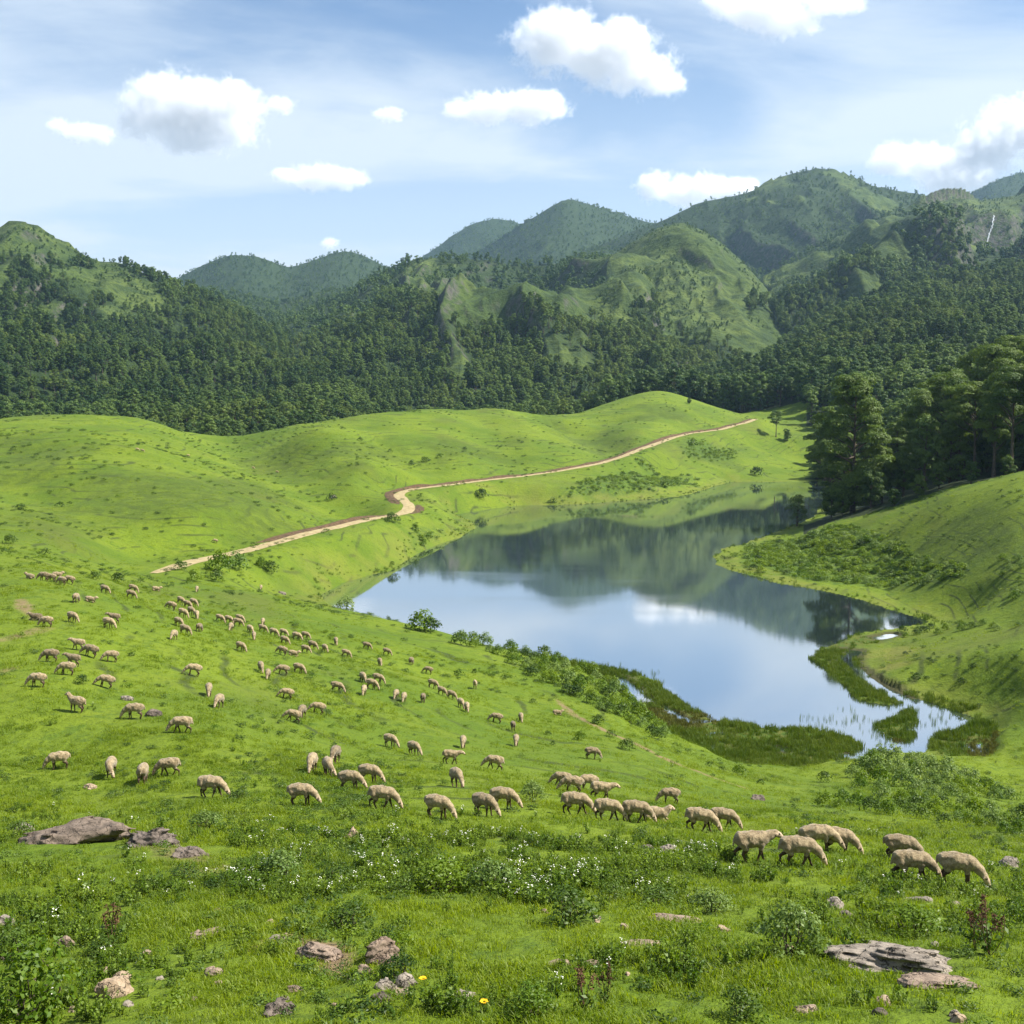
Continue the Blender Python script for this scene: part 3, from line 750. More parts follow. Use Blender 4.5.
class Geo:
    def __init__(s): s.V = []; s.F4 = []; s.F3 = []; s.m4 = []; s.m3 = []; s.tone = []; s.tip = []; s.n = 0
    def add(s, V, F, mi=0, tone=.5, tip=0.0):
        V = np.asarray(V); F = np.asarray(F)
        if F.shape[1] == 4: s.F4.append(F + s.n); s.m4.append(np.full(len(F), mi))
        else: s.F3.append(F + s.n); s.m3.append(np.full(len(F), mi))
        s.V.append(V); s.tone.append(tone * np.ones(len(V))); s.tip.append(tip * np.ones(len(V))); s.n += len(V); return s
    def mesh(s, name, mats, smooth=False):
        fl = []; ml = []
        if s.F4: fl.append(np.concatenate(s.F4)); ml.append(np.concatenate(s.m4))
        if s.F3: fl.append(np.concatenate(s.F3)); ml.append(np.concatenate(s.m3))
        return mesh_from(name, np.concatenate(s.V), fl, mats, smooth, np.concatenate(ml), dict(tone=np.concatenate(s.tone), tip=np.concatenate(s.tip)))
def lobe_leaves(geo, lobes, per, size, aspect, g, mi=0, shell=.62, jit=.28, tonebase=.5, rnd=.36):
    """lobes: rows cx,cy,cz,rx,ry,rz ; leaves gather near each lobe's skin"""
    for L in np.atleast_2d(lobes):
        vol = (L[3] * L[4] * L[5]) ** (1 / 3)
        n = max(6, int(per * vol ** 2))
        dirs = unit(g.normal(size=(n, 3))); dirs[:, 2] = np.where(dirs[:, 2] < -.35, -dirs[:, 2] * .6, dirs[:, 2]); dirs = unit(dirs)
        bump = 1 + jit * vnoise(dirs[:, 0] * 2.3 + L[0] * 3.1, dirs[:, 1] * 2.3 + L[1] * 2.7, dirs[:, 2] * 2.3 + L[2], seed=7)
        r = (shell + (1 - shell) * g.random(n) ** .5) * bump
        c = L[:3] + dirs * r[:, None] * L[3:6]
        nr = dirs * 1.0 + g.normal(size=(n, 3)) * rnd + np.array([0, 0, .25])
        V, F = leaves(c, nr, size * g.uniform(.7, 1.3, n), aspect, g)
        tn = np.clip(tonebase + g.normal() * .14 + g.normal(size=n) * .16, 0, 1)
        geo.add(V, F, mi, np.repeat(tn, 4))

def scatter(name, pts, rot, scl, idx, protos, label=None):
    """ONE object: copies of the proto meshes on the points (for what nobody could count)"""
    me = bpy.data.meshes.new(name); me.vertices.add(len(pts)); me.vertices.foreach_set('co', np.asarray(pts, np.float32).ravel())
    a = me.attributes.new('rot', 'FLOAT_VECTOR', 'POINT'); a.data.foreach_set('vector', np.asarray(rot, np.float32).ravel())
    scl = np.asarray(scl, np.float32)
    if scl.ndim == 1: scl = np.repeat(scl[:, None], 3, 1)
    a = me.attributes.new('scl', 'FLOAT_VECTOR', 'POINT'); a.data.foreach_set('vector', scl.ravel())
    a = me.attributes.new('pick', 'INT', 'POINT'); a.data.foreach_set('value', np.asarray(idx, np.int32))
    pc = bpy.data.collections.new(name + '_kinds')
    for i_, p in enumerate(protos):
        pc.objects.link(bpy.data.objects.new('%s_kind_%02d' % (name, i_), p))
    ng = bpy.data.node_groups.new(name, 'GeometryNodeTree')
    ng.interface.new_socket('Geometry', in_out='INPUT', socket_type='NodeSocketGeometry')
    ng.interface.new_socket('Geometry', in_out='OUTPUT', socket_type='NodeSocketGeometry')
    n = ng.nodes; l = ng.links
    gi = n.new('NodeGroupInput'); go = n.new('NodeGroupOutput')
    ci = n.new('GeometryNodeCollectionInfo'); ci.inputs['Collection'].default_value = pc
    ci.inputs['Separate Children'].default_value = True; ci.inputs['Reset Children'].default_value = True
    ip = n.new('GeometryNodeInstanceOnPoints'); ip.inputs['Pick Instance'].default_value = True
    def na(nm, ty):
        q = n.new('GeometryNodeInputNamedAttribute'); q.data_type = ty; q.inputs[0].default_value = nm
        return [o_ for o_ in q.outputs if o_.enabled and o_.name == 'Attribute'][0]
    e2r = n.new('FunctionNodeEulerToRotation'); l.new(na('rot', 'FLOAT_VECTOR'), e2r.inputs[0])
    l.new(gi.outputs[0], ip.inputs['Points']); l.new(ci.outputs[0], ip.inputs['Instance'])
    l.new(na('pick', 'INT'), ip.inputs['Instance Index']); l.new(e2r.outputs[0], ip.inputs['Rotation']); l.new(na('scl', 'FLOAT_VECTOR'), ip.inputs['Scale'])
    l.new(ip.outputs[0], go.inputs[0])
    o = obj(name, me); md = o.modifiers.new('scatter', 'NODES'); md.node_group = ng
    tag(o, label, None, None, 'stuff')
    return o

def sample_ground(n, y0, y1, amax=.56, power=2.0, g=rng):
    """random ground points; power 2 = even over the ground, less = denser near the camera"""
    if abs(power) < 1e-6: Y = y0 * (y1 / y0) ** g.random(n)
    else: Y = (y0 ** power + (y1 ** power - y0 ** power) * g.random(n)) ** (1 / power)
    A = g.uniform(-amax, amax, n)
    return A * Y, Y

# ---- trees
M_bark = earth_material('bark', (.045, .034, .024), (.12, .095, .07), 3.0)
M_leaf_dark = leaf_material('dark_leaf', (.028, .066, .010), (.120, .178, .026), .34)
M_leaf_forest = leaf_material('forest_leaf', (.024, .062, .012), (.130, .195, .036), .32)
M_leaf_far = leaf_material('far_leaf', (.024, .060, .013), (.100, .160, .028), .25)

def limb(a, b, r0, r1, g, bend=.08, n=6):
    a = np.array(a, float); b = np.array(b, float); t = np.linspace(0, 1, n)[:, None]
    L = np.linalg.norm(b - a); off = g.normal(size=3) * L * bend
    return tube(a + (b - a) * t + off * np.sin(math.pi * t), np.linspace(r0, r1, n), 6)
def tree_meshes(name, h, seed, style, per, leaf, mat):
    """(crown mesh, trunk mesh) of one tree, base at the origin"""
    g = np.random.default_rng(seed); crown = Geo(); trunk = Geo()
    lean = g.normal(size=2) * h * .02
    base = .30 if style == 'umbrella' else (.10 if style == 'column' else .22)
    def axis(t): return np.array([lean[0] * t * t, lean[1] * t * t, h * t])
    V, F = tube([axis(t) * [1, 1, 1] for t in np.linspace(-.015, .93, 9)], np.linspace(.024 * h * .6 + .12, .03, 9) * np.array([1.35, 1.05] + [1] * 7), 8)
    trunk.add(V, F)
    lobes = []
    if style == 'umbrella':         # bare lower stem, flat spreading heads at the top
        nl = 17
        for i in range(nl):
            t = base + .25 + (.72 - base) * (i / nl) ** .8; az = i * 2.4 + g.normal() * .4
            rr = h * (.05 + .19 * math.sin(math.pi * min(1, (t - base) / (1.02 - base))) ** .7) * g.uniform(.5, 1.1)
            p = axis(t) + np.array([math.cos(az) * rr, math.sin(az) * rr, g.normal() * h * .015])
            s = h * g.uniform(.055, .095); lobes.append((*p, s * 1.25, s * 1.25, s * .72))
            V, F = limb(axis(max(base, t - .16)), p - [0, 0, s * .3], .012 * h * (1.1 - t) + .05, .03, g); trunk.add(V, F)
        lobes.append((*axis(.955), h * .085, h * .085, h * .06))
    elif style == 'column':         # foliage from low down, stacked in irregular tiers
        nl = 46
        for i in range(nl):
            t = base + (.97 - base) * (i / (nl - 1)); az = i * 2.4 + g.normal() * .5
            wid = .285 * (1 - ((t - .34) / .72) ** 2 if t > .34 else .55 + .45 * (t - base) / (.34 - base))
            rr = h * max(.02, wid) * g.uniform(.45, 1.0)
            p = axis(t) + np.array([math.cos(az) * rr, math.sin(az) * rr, g.normal() * h * .02])
            s = h * g.uniform(.05, .09) * (1.15 - .35 * t); lobes.append((*p, s * 1.3, s * 1.3, s * .8))
            V, F = limb(axis(max(.05, t - .07)), p, .010 * h * (1.1 - t) + .04, .03, g); trunk.add(V, F)
    elif style == 'tall':           # forked tall stem, several rounded heads one above the other
        nl = 24
        for i in range(nl):
            t = .34 + .63 * (i / (nl - 1)) ** .9; az = i * 2.4 + g.normal() * .6
            rr = h * .165 * math.sqrt(max(.02, 1 - ((t - .66) / .40) ** 2)) * g.uniform(.3, 1.05)
            p = axis(t) + np.array([math.cos(az) * rr, math.sin(az) * rr, g.normal() * h * .02])
            s = h * g.uniform(.05, .085); lobes.append((*p, s * 1.15, s * 1.15, s * .85))
            V, F = limb(axis(max(.2, t - .14)), p, .011 * h * (1.1 - t) + .04, .03, g); trunk.add(V, F)
    else:                           # round
        nl = 20
        for i in range(nl):
            t = base + (.93 - base) * (i / (nl - 1)); az = i * 2.4 + g.normal() * .5
            wid = .30 * math.sqrt(max(.03, 1 - ((t - .55) / .45) ** 2)); rr = h * wid * g.uniform(.35, 1)
            p = axis(t) + np.array([math.cos(az) * rr, math.sin(az) * rr, 0]); s = h * g.uniform(.085, .14)
            lobes.append((*p, s * 1.1, s * 1.1, s * .85))
            V, F = limb(axis(max(.08, t - .15)), p, .010 * h * (1.1 - t) + .04, .03, g); trunk.add(V, F)
    lobe_leaves(crown, np.array(lobes), per, leaf, .62, g)
    return crown.mesh(name + '_crown', [mat]), trunk.mesh(name + '_trunk', [M_bark], True)
def joined(name, cm, tm):
    """crown and trunk in one mesh, for the uncountable far wood"""
    import bmesh
    bm = bmesh.new(); bm.from_mesh(tm)
    for f in bm.faces: f.material_index = 1
    bm.from_mesh(cm); me = bpy.data.meshes.new(name); bm.to_mesh(me); bm.free()
    me.materials.append(cm.materials[0]); me.materials.append(M_bark)
    return me
STY = ['round', 'tall', 'round', 'umbrella', 'column', 'round', 'tall', 'column']
mid_trees = [tree_meshes('forest_tree', {'round': 13, 'tall': 19, 'umbrella': 18, 'column': 20}[s_], 200 + i_, s_, 46, .85, M_leaf_forest) for i_, s_ in enumerate(STY)]
M_leaf_light = leaf_material('light_leaf', (.050, .095, .014), (.150, .205, .036), .3)
light_trees = [tree_meshes('light_tree', h_, 260 + i_, s_, 46, .8, M_leaf_light) for i_, (h_, s_) in enumerate(((12, 'round'), (15, 'tall'), (11, 'round'), (16, 'umbrella')))]
mid_trees = mid_trees + light_trees
mid_join = [joined('forest_tree_kind', c_, t_) for c_, t_ in mid_trees]
far_join = []
for i_ in range(6):
    g_ = np.random.default_rng(300 + i_); q = Geo(); hh = 13 if i_ % 2 else 16
    lb = [(g_.normal() * 1.9, g_.normal() * 1.9, hh * (.35 + .55 * j / 6), 2.6, 2.6, 2.2) for j in range(7)]
    lobe_leaves(q, np.array(lb), 4.5, 2.0, .7, g_); far_join.append(q.mesh('far_tree_kind', [M_leaf_far]))
near_specs = [('column', 33, 11), ('tall', 31, 12), ('umbrella', 30, 13), ('tall', 28, 14), ('umbrella', 33, 15), ('round', 13, 16), ('column', 27, 17), ('round', 10, 18)]
near_trees = [tree_meshes('near_tree', h_, s_, st_, 190, .48, M_leaf_dark) for st_, h_, s_ in near_specs]
sapling = tree_meshes('sapling', 9.0, 55, 'round', 120, .30, M_leaf_dark)

def place_tree(meshes, x, y, rz, sc, label, cat, group, name='forest_tree', sink=.25, z=None):
    z = float(H_at(x, y)) if z is None else z
    r = empty(name, (x, y, z - sink), rz, sc); tag(r, label, cat, group)
    obj('trunk', meshes[1], r); obj('crown', meshes[0], r)
    return r

# the wood beside the lake, tree by tree: pixel of the crown top, forward distance, kind
def top_tree(u, vtop, Y, k, label, group='tall trees of the wood beside the lake', name='tall_tree'):
    x = (ray(u, vtop)[0] / ray(u, vtop)[1]) * Y; zt = P(u, vtop, Y)[2]; z0 = float(H_at(x, Y)); h = near_specs[k][1]
    sc = np.clip((zt - z0) / h, .35, 1.5)
    return place_tree(near_trees[k], x, Y, (u * 1.7) % 6.28, sc, label, 'tree', group, name)
top_tree(857, 373, 286, 0, 'tallest dense dark tree at the lakeside end of the wood', name='lakeside_tree')
for u_, v_, Y_, k_, lb_ in [
 (845, 440, 300, 6, 'dark tree close against the lake side of the tallest tree'),
 (884, 448, 288, 3, 'lower leafy tree just right of the tallest lakeside tree'),
 (905, 452, 282, 5, 'round low tree with brownish foliage between the tallest tree and the wood'),
 (922, 392, 300, 1, 'tall tree with a rounded top, first of the wood after the gap'),
 (946, 374, 306, 2, 'tall umbrella-topped tree at the left front of the wood'),
 (962, 384, 288, 3, 'tree with bare pale stem low at the wood front, under the umbrella-topped one'),
 (978, 381, 280, 4, 'flat-topped tree with a long dark bare stem in the middle of the front'),
 (998, 376, 270, 1, 'tree with stacked rounded heads on the front edge, right of the flat-topped one'),
 (1016, 366, 262, 4, 'wide flat-topped tree at the right edge of the picture front row'),
 (1040, 362, 258, 1, 'tall tree cut by the right border, front row'),
 (1003, 347, 330, 2, 'umbrella-topped tree rising behind the front row near the right border'),
 (980, 352, 345, 1, 'high tree in the second row, its head just above the flat-topped tree'),
 (1020, 336, 350, 4, 'highest flat-topped tree at the right border, second row'),
 (958, 362, 360, 3, 'second-row tree peeping between the umbrella-topped tree and the flat-topped one'),
 (932, 384, 350, 6, 'narrow dark tree in the second row behind the first rounded one'),
 (899, 424, 330, 6, 'narrow dark tree seen through the gap right of the tallest tree'),
 (1050, 340, 340, 2, 'umbrella-topped tree just past the right border'),
 (872, 470, 276, 5, 'low rounded tree at the foot of the tallest tree on its right'),
 (843, 492, 281, 7, 'low bushy tree overhanging the water at the foot of the tallest tree'),
 (832, 489, 284, 7, 'small dense tree at the water edge on the tip of the wood'),
 (920, 474, 262, 7, 'small rounded tree on the grass edge of the wood, at its darkest hollow'),
 (940, 462, 266, 5, 'rounded understorey tree on the grass edge below the umbrella-topped tree'),
 (895, 488, 262, 7, 'small bush-like tree on the grass edge next to the brownish one'),
 (972, 460, 258, 7, 'small understorey tree on the grass edge below the flat-topped tree'),
 (1008, 455, 250, 5, 'understorey tree on the grass edge close to the right border'),
 (832, 408, 420, 6, 'slim dark tree standing farther back left of the tallest tree'),
 (826, 428, 440, 3, 'tree at the far end of the lake where meadow meets wood')]:
    top_tree(u_, v_, Y_, k_, lb_)
p_ = ground_hit(797, 526)
place_tree(sapling, p_[0], p_[1] if p_[1] < 300 else 272, .4, 1.0, 'thin young tree standing alone on the shore left of the wood', 'tree', None, 'young_tree', z=max(.2, p_[2]))
p_ = ground_hit(689, 404); place_tree(mid_trees[0], p_[0], p_[1], 1.0, .28, 'tiny lone tree on the grassy hilltop above the road', 'tree', None, 'hilltop_tree')
p_ = ground_hit(776, 437); place_tree(mid_trees[3], p_[0], p_[1], 1.0, .75, 'slim lone tree on the meadow beyond the end of the road', 'tree', None, 'meadow_tree')
p_ = ground_hit(787, 441); place_tree(mid_trees[5], p_[0], p_[1], 2.0, .50, 'small round tree beside the slim one beyond the end of the road', 'tree', None, 'meadow_tree')

# the forest on the slopes
def forest_points(n, y0, y1, thr, power, spacing_noise, seed):
    g = np.random.default_rng(seed); x, y = sample_ground(n, y0, y1, .60, power, g)
    f = H_at(x, y, forest); keep = f + .25 * (g.random(n) - .5) > thr
    return x[keep], y[keep]
fx1, fy1 = forest_points(26000, 268, 1500, .55, 1.6, 0, 11)
fx2, fy2 = forest_points(46000, 1400, 5600, .55, 1.15, 0, 12)
uu_ = CX + FPX * fx1 / fy1; keep = ~((fy1 < 440) & ((uu_ < 925) | ((uu_ < 1010) & (rng.random(len(fx1)) < .6)))); fx1, fy1 = fx1[keep], fy1[keep]
# individuals: the ones that show largest
g_ = np.random.default_rng(13)
ty1 = g_.choice(8, len(fx1), p=[.20, .13, .17, .06, .10, .17, .09, .08]); sc1 = g_.uniform(.54, 1.0, len(fx1)) * (1 + .18 * vnoise(fx1 / 90, fy1 / 90, seed=14))
uu1 = CX + FPX * fx1 / fy1
tallzone = (fy1 < 760) & (uu1 > 600)
ty1 = np.where(tallzone & (g_.random(len(fx1)) < .7), g_.choice([1, 3, 4, 6, 7], len(fx1)), ty1); sc1 = np.where(tallzone, sc1 * 1.25, sc1)
lp = fbm(fx1 / 70, fy1 / 90, oct=3, seed=15) + .12 * g_.normal(size=len(fx1)); ty1 = np.where((lp > .09) & ~tallzone, 8 + g_.integers(0, 4, len(fx1)), ty1)
fz1 = H_at(fx1, fy1)
tops = np.stack([fx1, fy1, fz1 + 13 * sc1], 1)
inview = (np.abs(fx1 / fy1) < .475)
vis = np.zeros(len(fx1), bool); cand = np.where(inview & (fy1 < 1000))[0]; vis[cand] = visible(tops[cand])
order = np.argsort(np.where(vis, fy1 / sc1, 1e9)); solo = order[:268]; solo = solo[vis[solo]]
KIND = ['rounded', 'tall several-headed', 'broad rounded', 'flat-topped', 'narrow columnar', 'bushy rounded', 'slender tall', 'dark columnar', 'pale green rounded', 'pale green tall', 'pale green bushy', 'pale green flat-topped']
for j in solo:
    u_ = uu1[j]
    if u_ < 235: where = 'at the foot of the left mountain'
    elif u_ < 440: where = 'behind the dip between the grassy hills'
    elif u_ < 640: where = 'behind the middle grassy hill'
    elif u_ < 830: where = 'behind the end of the dirt road'
    else: where = 'among the trees behind the lakeside wood'
    place_tree(mid_trees[ty1[j]], fx1[j], fy1[j], g_.uniform(0, 6.28), sc1[j], KIND[ty1[j]] + ' forest tree ' + where, 'tree', KIND[ty1[j]] + ' trees ' + where)
rest = np.setdiff1d(np.arange(len(fx1)), solo)
def rots(n, g, tilt=.05): return np.stack([g.normal(size=n) * tilt, g.normal(size=n) * tilt, g.uniform(0, 6.28, n)], 1)
scatter('forest', np.stack([fx1[rest], fy1[rest], fz1[rest] - .4], 1), rots(len(rest), g_), sc1[rest], ty1[rest], mid_join, 'dense green forest covering the lower mountain slopes')
s2 = g_.uniform(.7, 1.15, len(fx2)) * np.where(fy2 > 2600, .72, .95)
scatter('far_forest', np.stack([fx2, fy2, H_at(fx2, fy2) - .5], 1), rots(len(fx2), g_), s2, g_.integers(0, 6, len(fx2)), far_join, 'bluish green forest on the distant mountains')
# scrub in the folds of the grassy mountains
bx, by = sample_ground(60000, 1000, 3800, .55, 1.2, g_)
fv = H_at(bx, by, forest); gvv = H_at(bx, by, gul); nz = fbm(bx / 60, by / 80, oct=3, seed=19)
keep = (fv < .6) & (nz - 1.2 * gvv + .3 * g_.random(len(bx)) > .22); bx, by = bx[keep], by[keep]
scatter('mountain_scrub', np.stack([bx, by, H_at(bx, by) - .8], 1), rots(len(bx), g_), g_.uniform(.15, .42, len(bx)), g_.integers(0, 6, len(bx)), far_join, 'dark scrub in the folds of the grassy mountains')
# ------------------------------------------------------------------ rocks
M_yellow = plain_material('yellow_petal', (.70, .42, .01), .6)
M_stem = plain_material('green_stem', (.060, .095, .020), .7)
def rock_material(name, c0, c1, c2):
    m, t, b, out = new_mat(name); tc = t.new('ShaderNodeTexCoord'); g = t.new('ShaderNodeNewGeometry'); pos = g.outputs['Position']
    n = t.noise(pos, 3.5, 7, .7, .4); n2 = t.noise(pos, 16, 5, .7)
    c = t.mix(t.ss(n, .32, .68), c0, c1); c = t.mix(t.math('MULTIPLY', t.ss(n2, .5, .72), .6), c, c2)
    vo = t.new('ShaderNodeTexVoronoi', feature='DISTANCE_TO_EDGE'); vo.inputs['Scale'].default_value = 3.2
    t.l.new(t.vmath('ADD', pos, t.vmath('SCALE', t.noise(pos, 4, 4, .6, color=True), .5)), vo.inputs['Vector'])
    crack = t.ss(vo.outputs['Distance'], .035, .0)
    c = t.mix(t.math('MULTIPLY', crack, .75), c, (.03, .024, .018))
    t.l.new(c, b.inputs['Base Color']); b.inputs['Roughness'].default_value = .9
    bp = t.new('ShaderNodeBump'); bp.inputs['Strength'].default_value = .9; bp.inputs['Distance'].default_value = .05
    h = t.math('SUBTRACT', t.math('ADD', n, t.math('MULTIPLY', n2, .35)), t.math('MULTIPLY', crack, .5))
    t.l.new(h, bp.inputs['Height']); t.l.new(bp.outputs[0], b.inputs['Normal'])
    return m
M_pink = rock_material('pinkish_rock', (.16, .115, .085), (.30, .225, .165), (.10, .075, .058))
M_greyrock = rock_material('grey_rock', (.14, .118, .096), (.30, .255, .205), (.09, .075, .06))
M_darkrock = rock_material('dark_rock', (.085, .068, .055), (.20, .16, .13), (.045, .036, .03))
ROCKXY = []
M_brown = rock_material('brown_rock', (.10, .078, .06), (.215, .165, .125), (.055, .043, .034))
M_tan = rock_material('tan_rock', (.25, .18, .115), (.38, .29, .20), (.20, .14, .09))
def rock(u, v, wpx, asp, flat, mat, label, seed, cat='rock', rz=0.0, tilt=0.0, rough=.30, slab=0.0, name='rock', sink=.35):
    """asp: depth over width, flat: height over width"""
    p = ground_hit(u, v); w = wpx / FPX * to_pix(p)[2]; ROCKXY.append((p[0], p[1], w))
    a, b, c = w / 2, w * asp / 2, max(.03, w * flat)
    g = np.random.default_rng(seed)
    planes = [(unit(g.normal(size=3) * [1, 1, .6] + [0, 0, .25]), g.uniform(.60, .92)) for _ in range(7)]
    def fn(X, Y, Z):
        x, y, z = X / a, Y / b, Z / c
        d = np.sqrt(x * x + y * y + z * z) - 1
        for nr, k_ in planes: d = np.maximum(d, (x * nr[0] + y * nr[1] + z * nr[2]) - k_)
        d = d + rough * fbm(x * 1.6 + seed, y * 1.6, z * 1.6, oct=4, seed=seed)
        if slab: st = z * 3.2 + 1.2 * vnoise(x * 1.5, y * 1.5, None, seed); d = d + slab * np.abs(st - np.floor(st) - .5)
        return d * min(a, b, c)
    h = max(w / 62, .006)
    V, F = surface_nets(fn, (-a * 1.45, -b * 1.45, -c * .8), (a * 1.45, b * 1.45, c * 1.5), h if flat * asp > .1 else h)
    o = obj(name, mesh_from(name, V, F, [mat], True)); sl = slope_tilt(np.array([p[0]]), np.array([p[1]]))
    o.location = (p[0], p[1], p[2] + c * (.5 - sink) * .4); o.rotation_euler = (math.atan(sl[1][0]) * .9 + tilt, -math.atan(sl[0][0]) * .9, rz)
    tag(o, label, cat); return o
ROCKS = [
 (86, 840, 140, .55, .15, M_brown, 'long low pinkish rock outcrop in the grass, lit from above', .05, .15), (150, 845, 66, .55, .30, M_darkrock, 'dark fractured end of the long low outcrop', -.15, .2), (188, 856, 34, .7, .38, M_darkrock, 'small dark boulder just past the dark end of the long outcrop', 0, 0),
 (22, 833, 26, .8, .45, M_greyrock, 'rounded grey stone left of the long outcrop', 0, 0), (205, 935, 40, .7, .18, M_pink, 'pale pinkish angular slab with a dark crack', .1, .1), (214, 975, 20, .8, .40, M_pink, 'small pinkish stone below the cracked slab', 0, 0), (115, 994, 34, .9, .60, M_tan, 'tan block stone in the grass near the bottom left', .3, 0), (122, 980, 20, .8, .55, M_tan, 'smaller tan stone resting against the tan block', .0, 0),
 (66, 946, 20, .8, .5, M_pink, 'small pink stone between dark bushes at the left', 0, 0), (4, 925, 22, .8, .5, M_greyrock, 'grey stone cut by the left border', 0, 0), (270, 925, 12, .8, .6, M_tan, 'small pale standing stone above the bare earth ridge', 0, 0), (276, 944, 26, .7, .35, M_greyrock, 'grey stone at the upper end of the bare earth ridge', .2, 0), (318, 956, 70, .45, .22, M_pink, 'curved ridge of bare earth and stone with a shaded side', -.6, .2),
 (384, 962, 38, .7, .75, M_pink, 'tilted blocky rock with layered face', .5, .25), (366, 972, 18, .8, .5, M_pink, 'small stone at the foot of the tilted blocky rock', 0, 0), (386, 988, 24, .75, .42, M_greyrock, 'left pale stone of three close together', 0, 0), (406, 984, 24, .75, .5, M_greyrock, 'right rounded stone of three close together', .4, 0), (400, 994, 22, .7, .35, M_pink, 'front stone of three close together', 0, 0), (382, 1000, 26, .8, .30, M_darkrock, 'flat dark stone below the three close together', 0, 0),
 (460, 998, 34, .7, .30, M_greyrock, 'flat pale grey stone left of the yellow flower', .15, 0), (295, 990, 18, .8, .35, M_pink, 'small flat stone under the bare earth ridge', 0, 0), (285, 1000, 12, .8, .4, M_darkrock, 'smallest dark stone under the bare earth ridge', 0, 0), (675, 921, 60, .5, .14, M_pink, 'long flat pink stone under the flower patch', 0, .1), (640, 945, 44, .7, .16, M_pink, 'flat pink stone below the long flat one', .1, 0), (722, 931, 16, .8, .45, M_tan, 'pale pebble right of the flat pink stones', 0, 0),
 (668, 852, 20, .7, .4, M_greyrock, 'grey stone in front of the sheep pair', 0, 0), (648, 849, 16, .7, .4, M_darkrock, 'dark stone left of the grey one in front of the sheep pair', 0, 0), (896, 964, 134, 1.0, .17, M_greyrock, 'big flat rock outcrop with long cracks at the lower right', -.25, .25), (935, 984, 84, .7, .13, M_pink, 'brown lower lip of the big flat rock outcrop', -.1, .1), (836, 908, 24, .8, .5, M_greyrock, 'pale square stone above the broad-leaved bush', .2, 0), (845, 916, 16, .8, .4, M_darkrock, 'dark stone below the pale square one', 0, 0),
 (1011, 866, 24, .7, .45, M_greyrock, 'grey stone in the grass beside the last sheep', .2, 0), (884, 1004, 18, .8, .5, M_tan, 'tan stone in the grass under the big flat outcrop', 0, 0), (958, 1022, 18, .8, .5, M_tan, 'tan stone at the bottom edge', 0, 0), (806, 1010, 24, .6, .3, M_pink, 'pinkish flat stone at the bottom left of the big outcrop', 0, 0), (880, 1014, 16, .8, .4, M_darkrock, 'dark stone beside the tan one under the big outcrop', 0, 0), (558, 965, 26, .6, .28, M_pink, 'brown flat stone, left of two in the open grass', 0, 0), (592, 966, 20, .7, .32, M_pink, 'grooved stone, right of two in the open grass', 0, 0),
 (920, 902, 30, .6, .22, M_greyrock, 'low pale stone among flowers under the last sheep', 0, 0), (956, 906, 14, .7, .4, M_greyrock, 'small pale stone right of the low one among flowers', 0, 0), (127, 700, 13, .7, .4, M_greyrock, 'stone on the middle slope beside a grazing sheep', 0, 0), (153, 716, 18, .6, .45, M_darkrock, 'dark stone behind a sheep on the middle slope', 0, 0), (90, 788, 16, .7, .3, M_tan, 'small bare stone between two pale sheep at the lower left', 0, 0), (757, 800, 16, .6, .4, M_darkrock, 'dark and white stone at the lower end of the worn track', 0, 0), (282, 594, 9, .6, .4, M_greyrock, 'pale flat stone by the bushes near the lake end', 0, 0), (333, 498, 8, .7, .4, M_greyrock, 'pale stone beside a dark bush on the left hill', 0, 0), (352, 838, 14, .8, .8, M_tan, 'pale upright stone in the flowers under the lower sheep row', 0, 0)]
for i, (u, v, w, asp, fl, m_, lb, rz, slb) in enumerate(ROCKS): rock(u, v, w, asp, fl * .85, m_, lb, 800 + i, rz=rz, slab=slb, rough=.40 if i < 3 else .30, name='stone' if 'stone' in lb or 'pebble' in lb else 'rock')
gs_ = np.random.default_rng(88)
for i in range(30):
    u, v = gs_.uniform(10, 1014), gs_.uniform(905, 1018); m_ = (M_pink, M_greyrock, M_tan)[i % 3]
    o = rock(u, v, gs_.uniform(7, 14), .8, .38, m_, 'little stone lying loose in the foreground grass', 900 + i, rz=gs_.uniform(0, 6), name='little_stone'); o['group'] = 'little stones scattered in the foreground grass'
# dung heap and yellow flowers in the grass
rock(279, 1012, 32, .8, .28, M_darkrock, 'crumbled dark dung heap in the grass at the bottom', 870, 'dung', rough=.7, name='dung_heap')
def flower(seed):
    g = np.random.default_rng(seed); q = Geo(); V, F = limb((0, 0, -.03), (.01, 0, .12), .004, .003, g); q.add(V, F, 1)
    n = 16; a = np.linspace(0, 6.28, n, endpoint=False); c = np.stack([np.cos(a) * .030, np.sin(a) * .030, np.full(n, .125)], 1); V, F = leaves(c, np.stack([-np.cos(a) * .3, -np.sin(a) * .3, np.ones(n)], 1), .05, .6, g); q.add(V, F, 0)
    return q.mesh('yellow_flower', [M_yellow, M_stem])
for u, v, lb in [(484, 1012, 'yellow flower open in the grass at the bottom'), (423, 988, 'yellow flower beside the three close stones')]:
    p = ground_hit(u, v); o = obj('yellow_flower', flower(int(u))); o.location = p; tag(o, lb, 'flower')
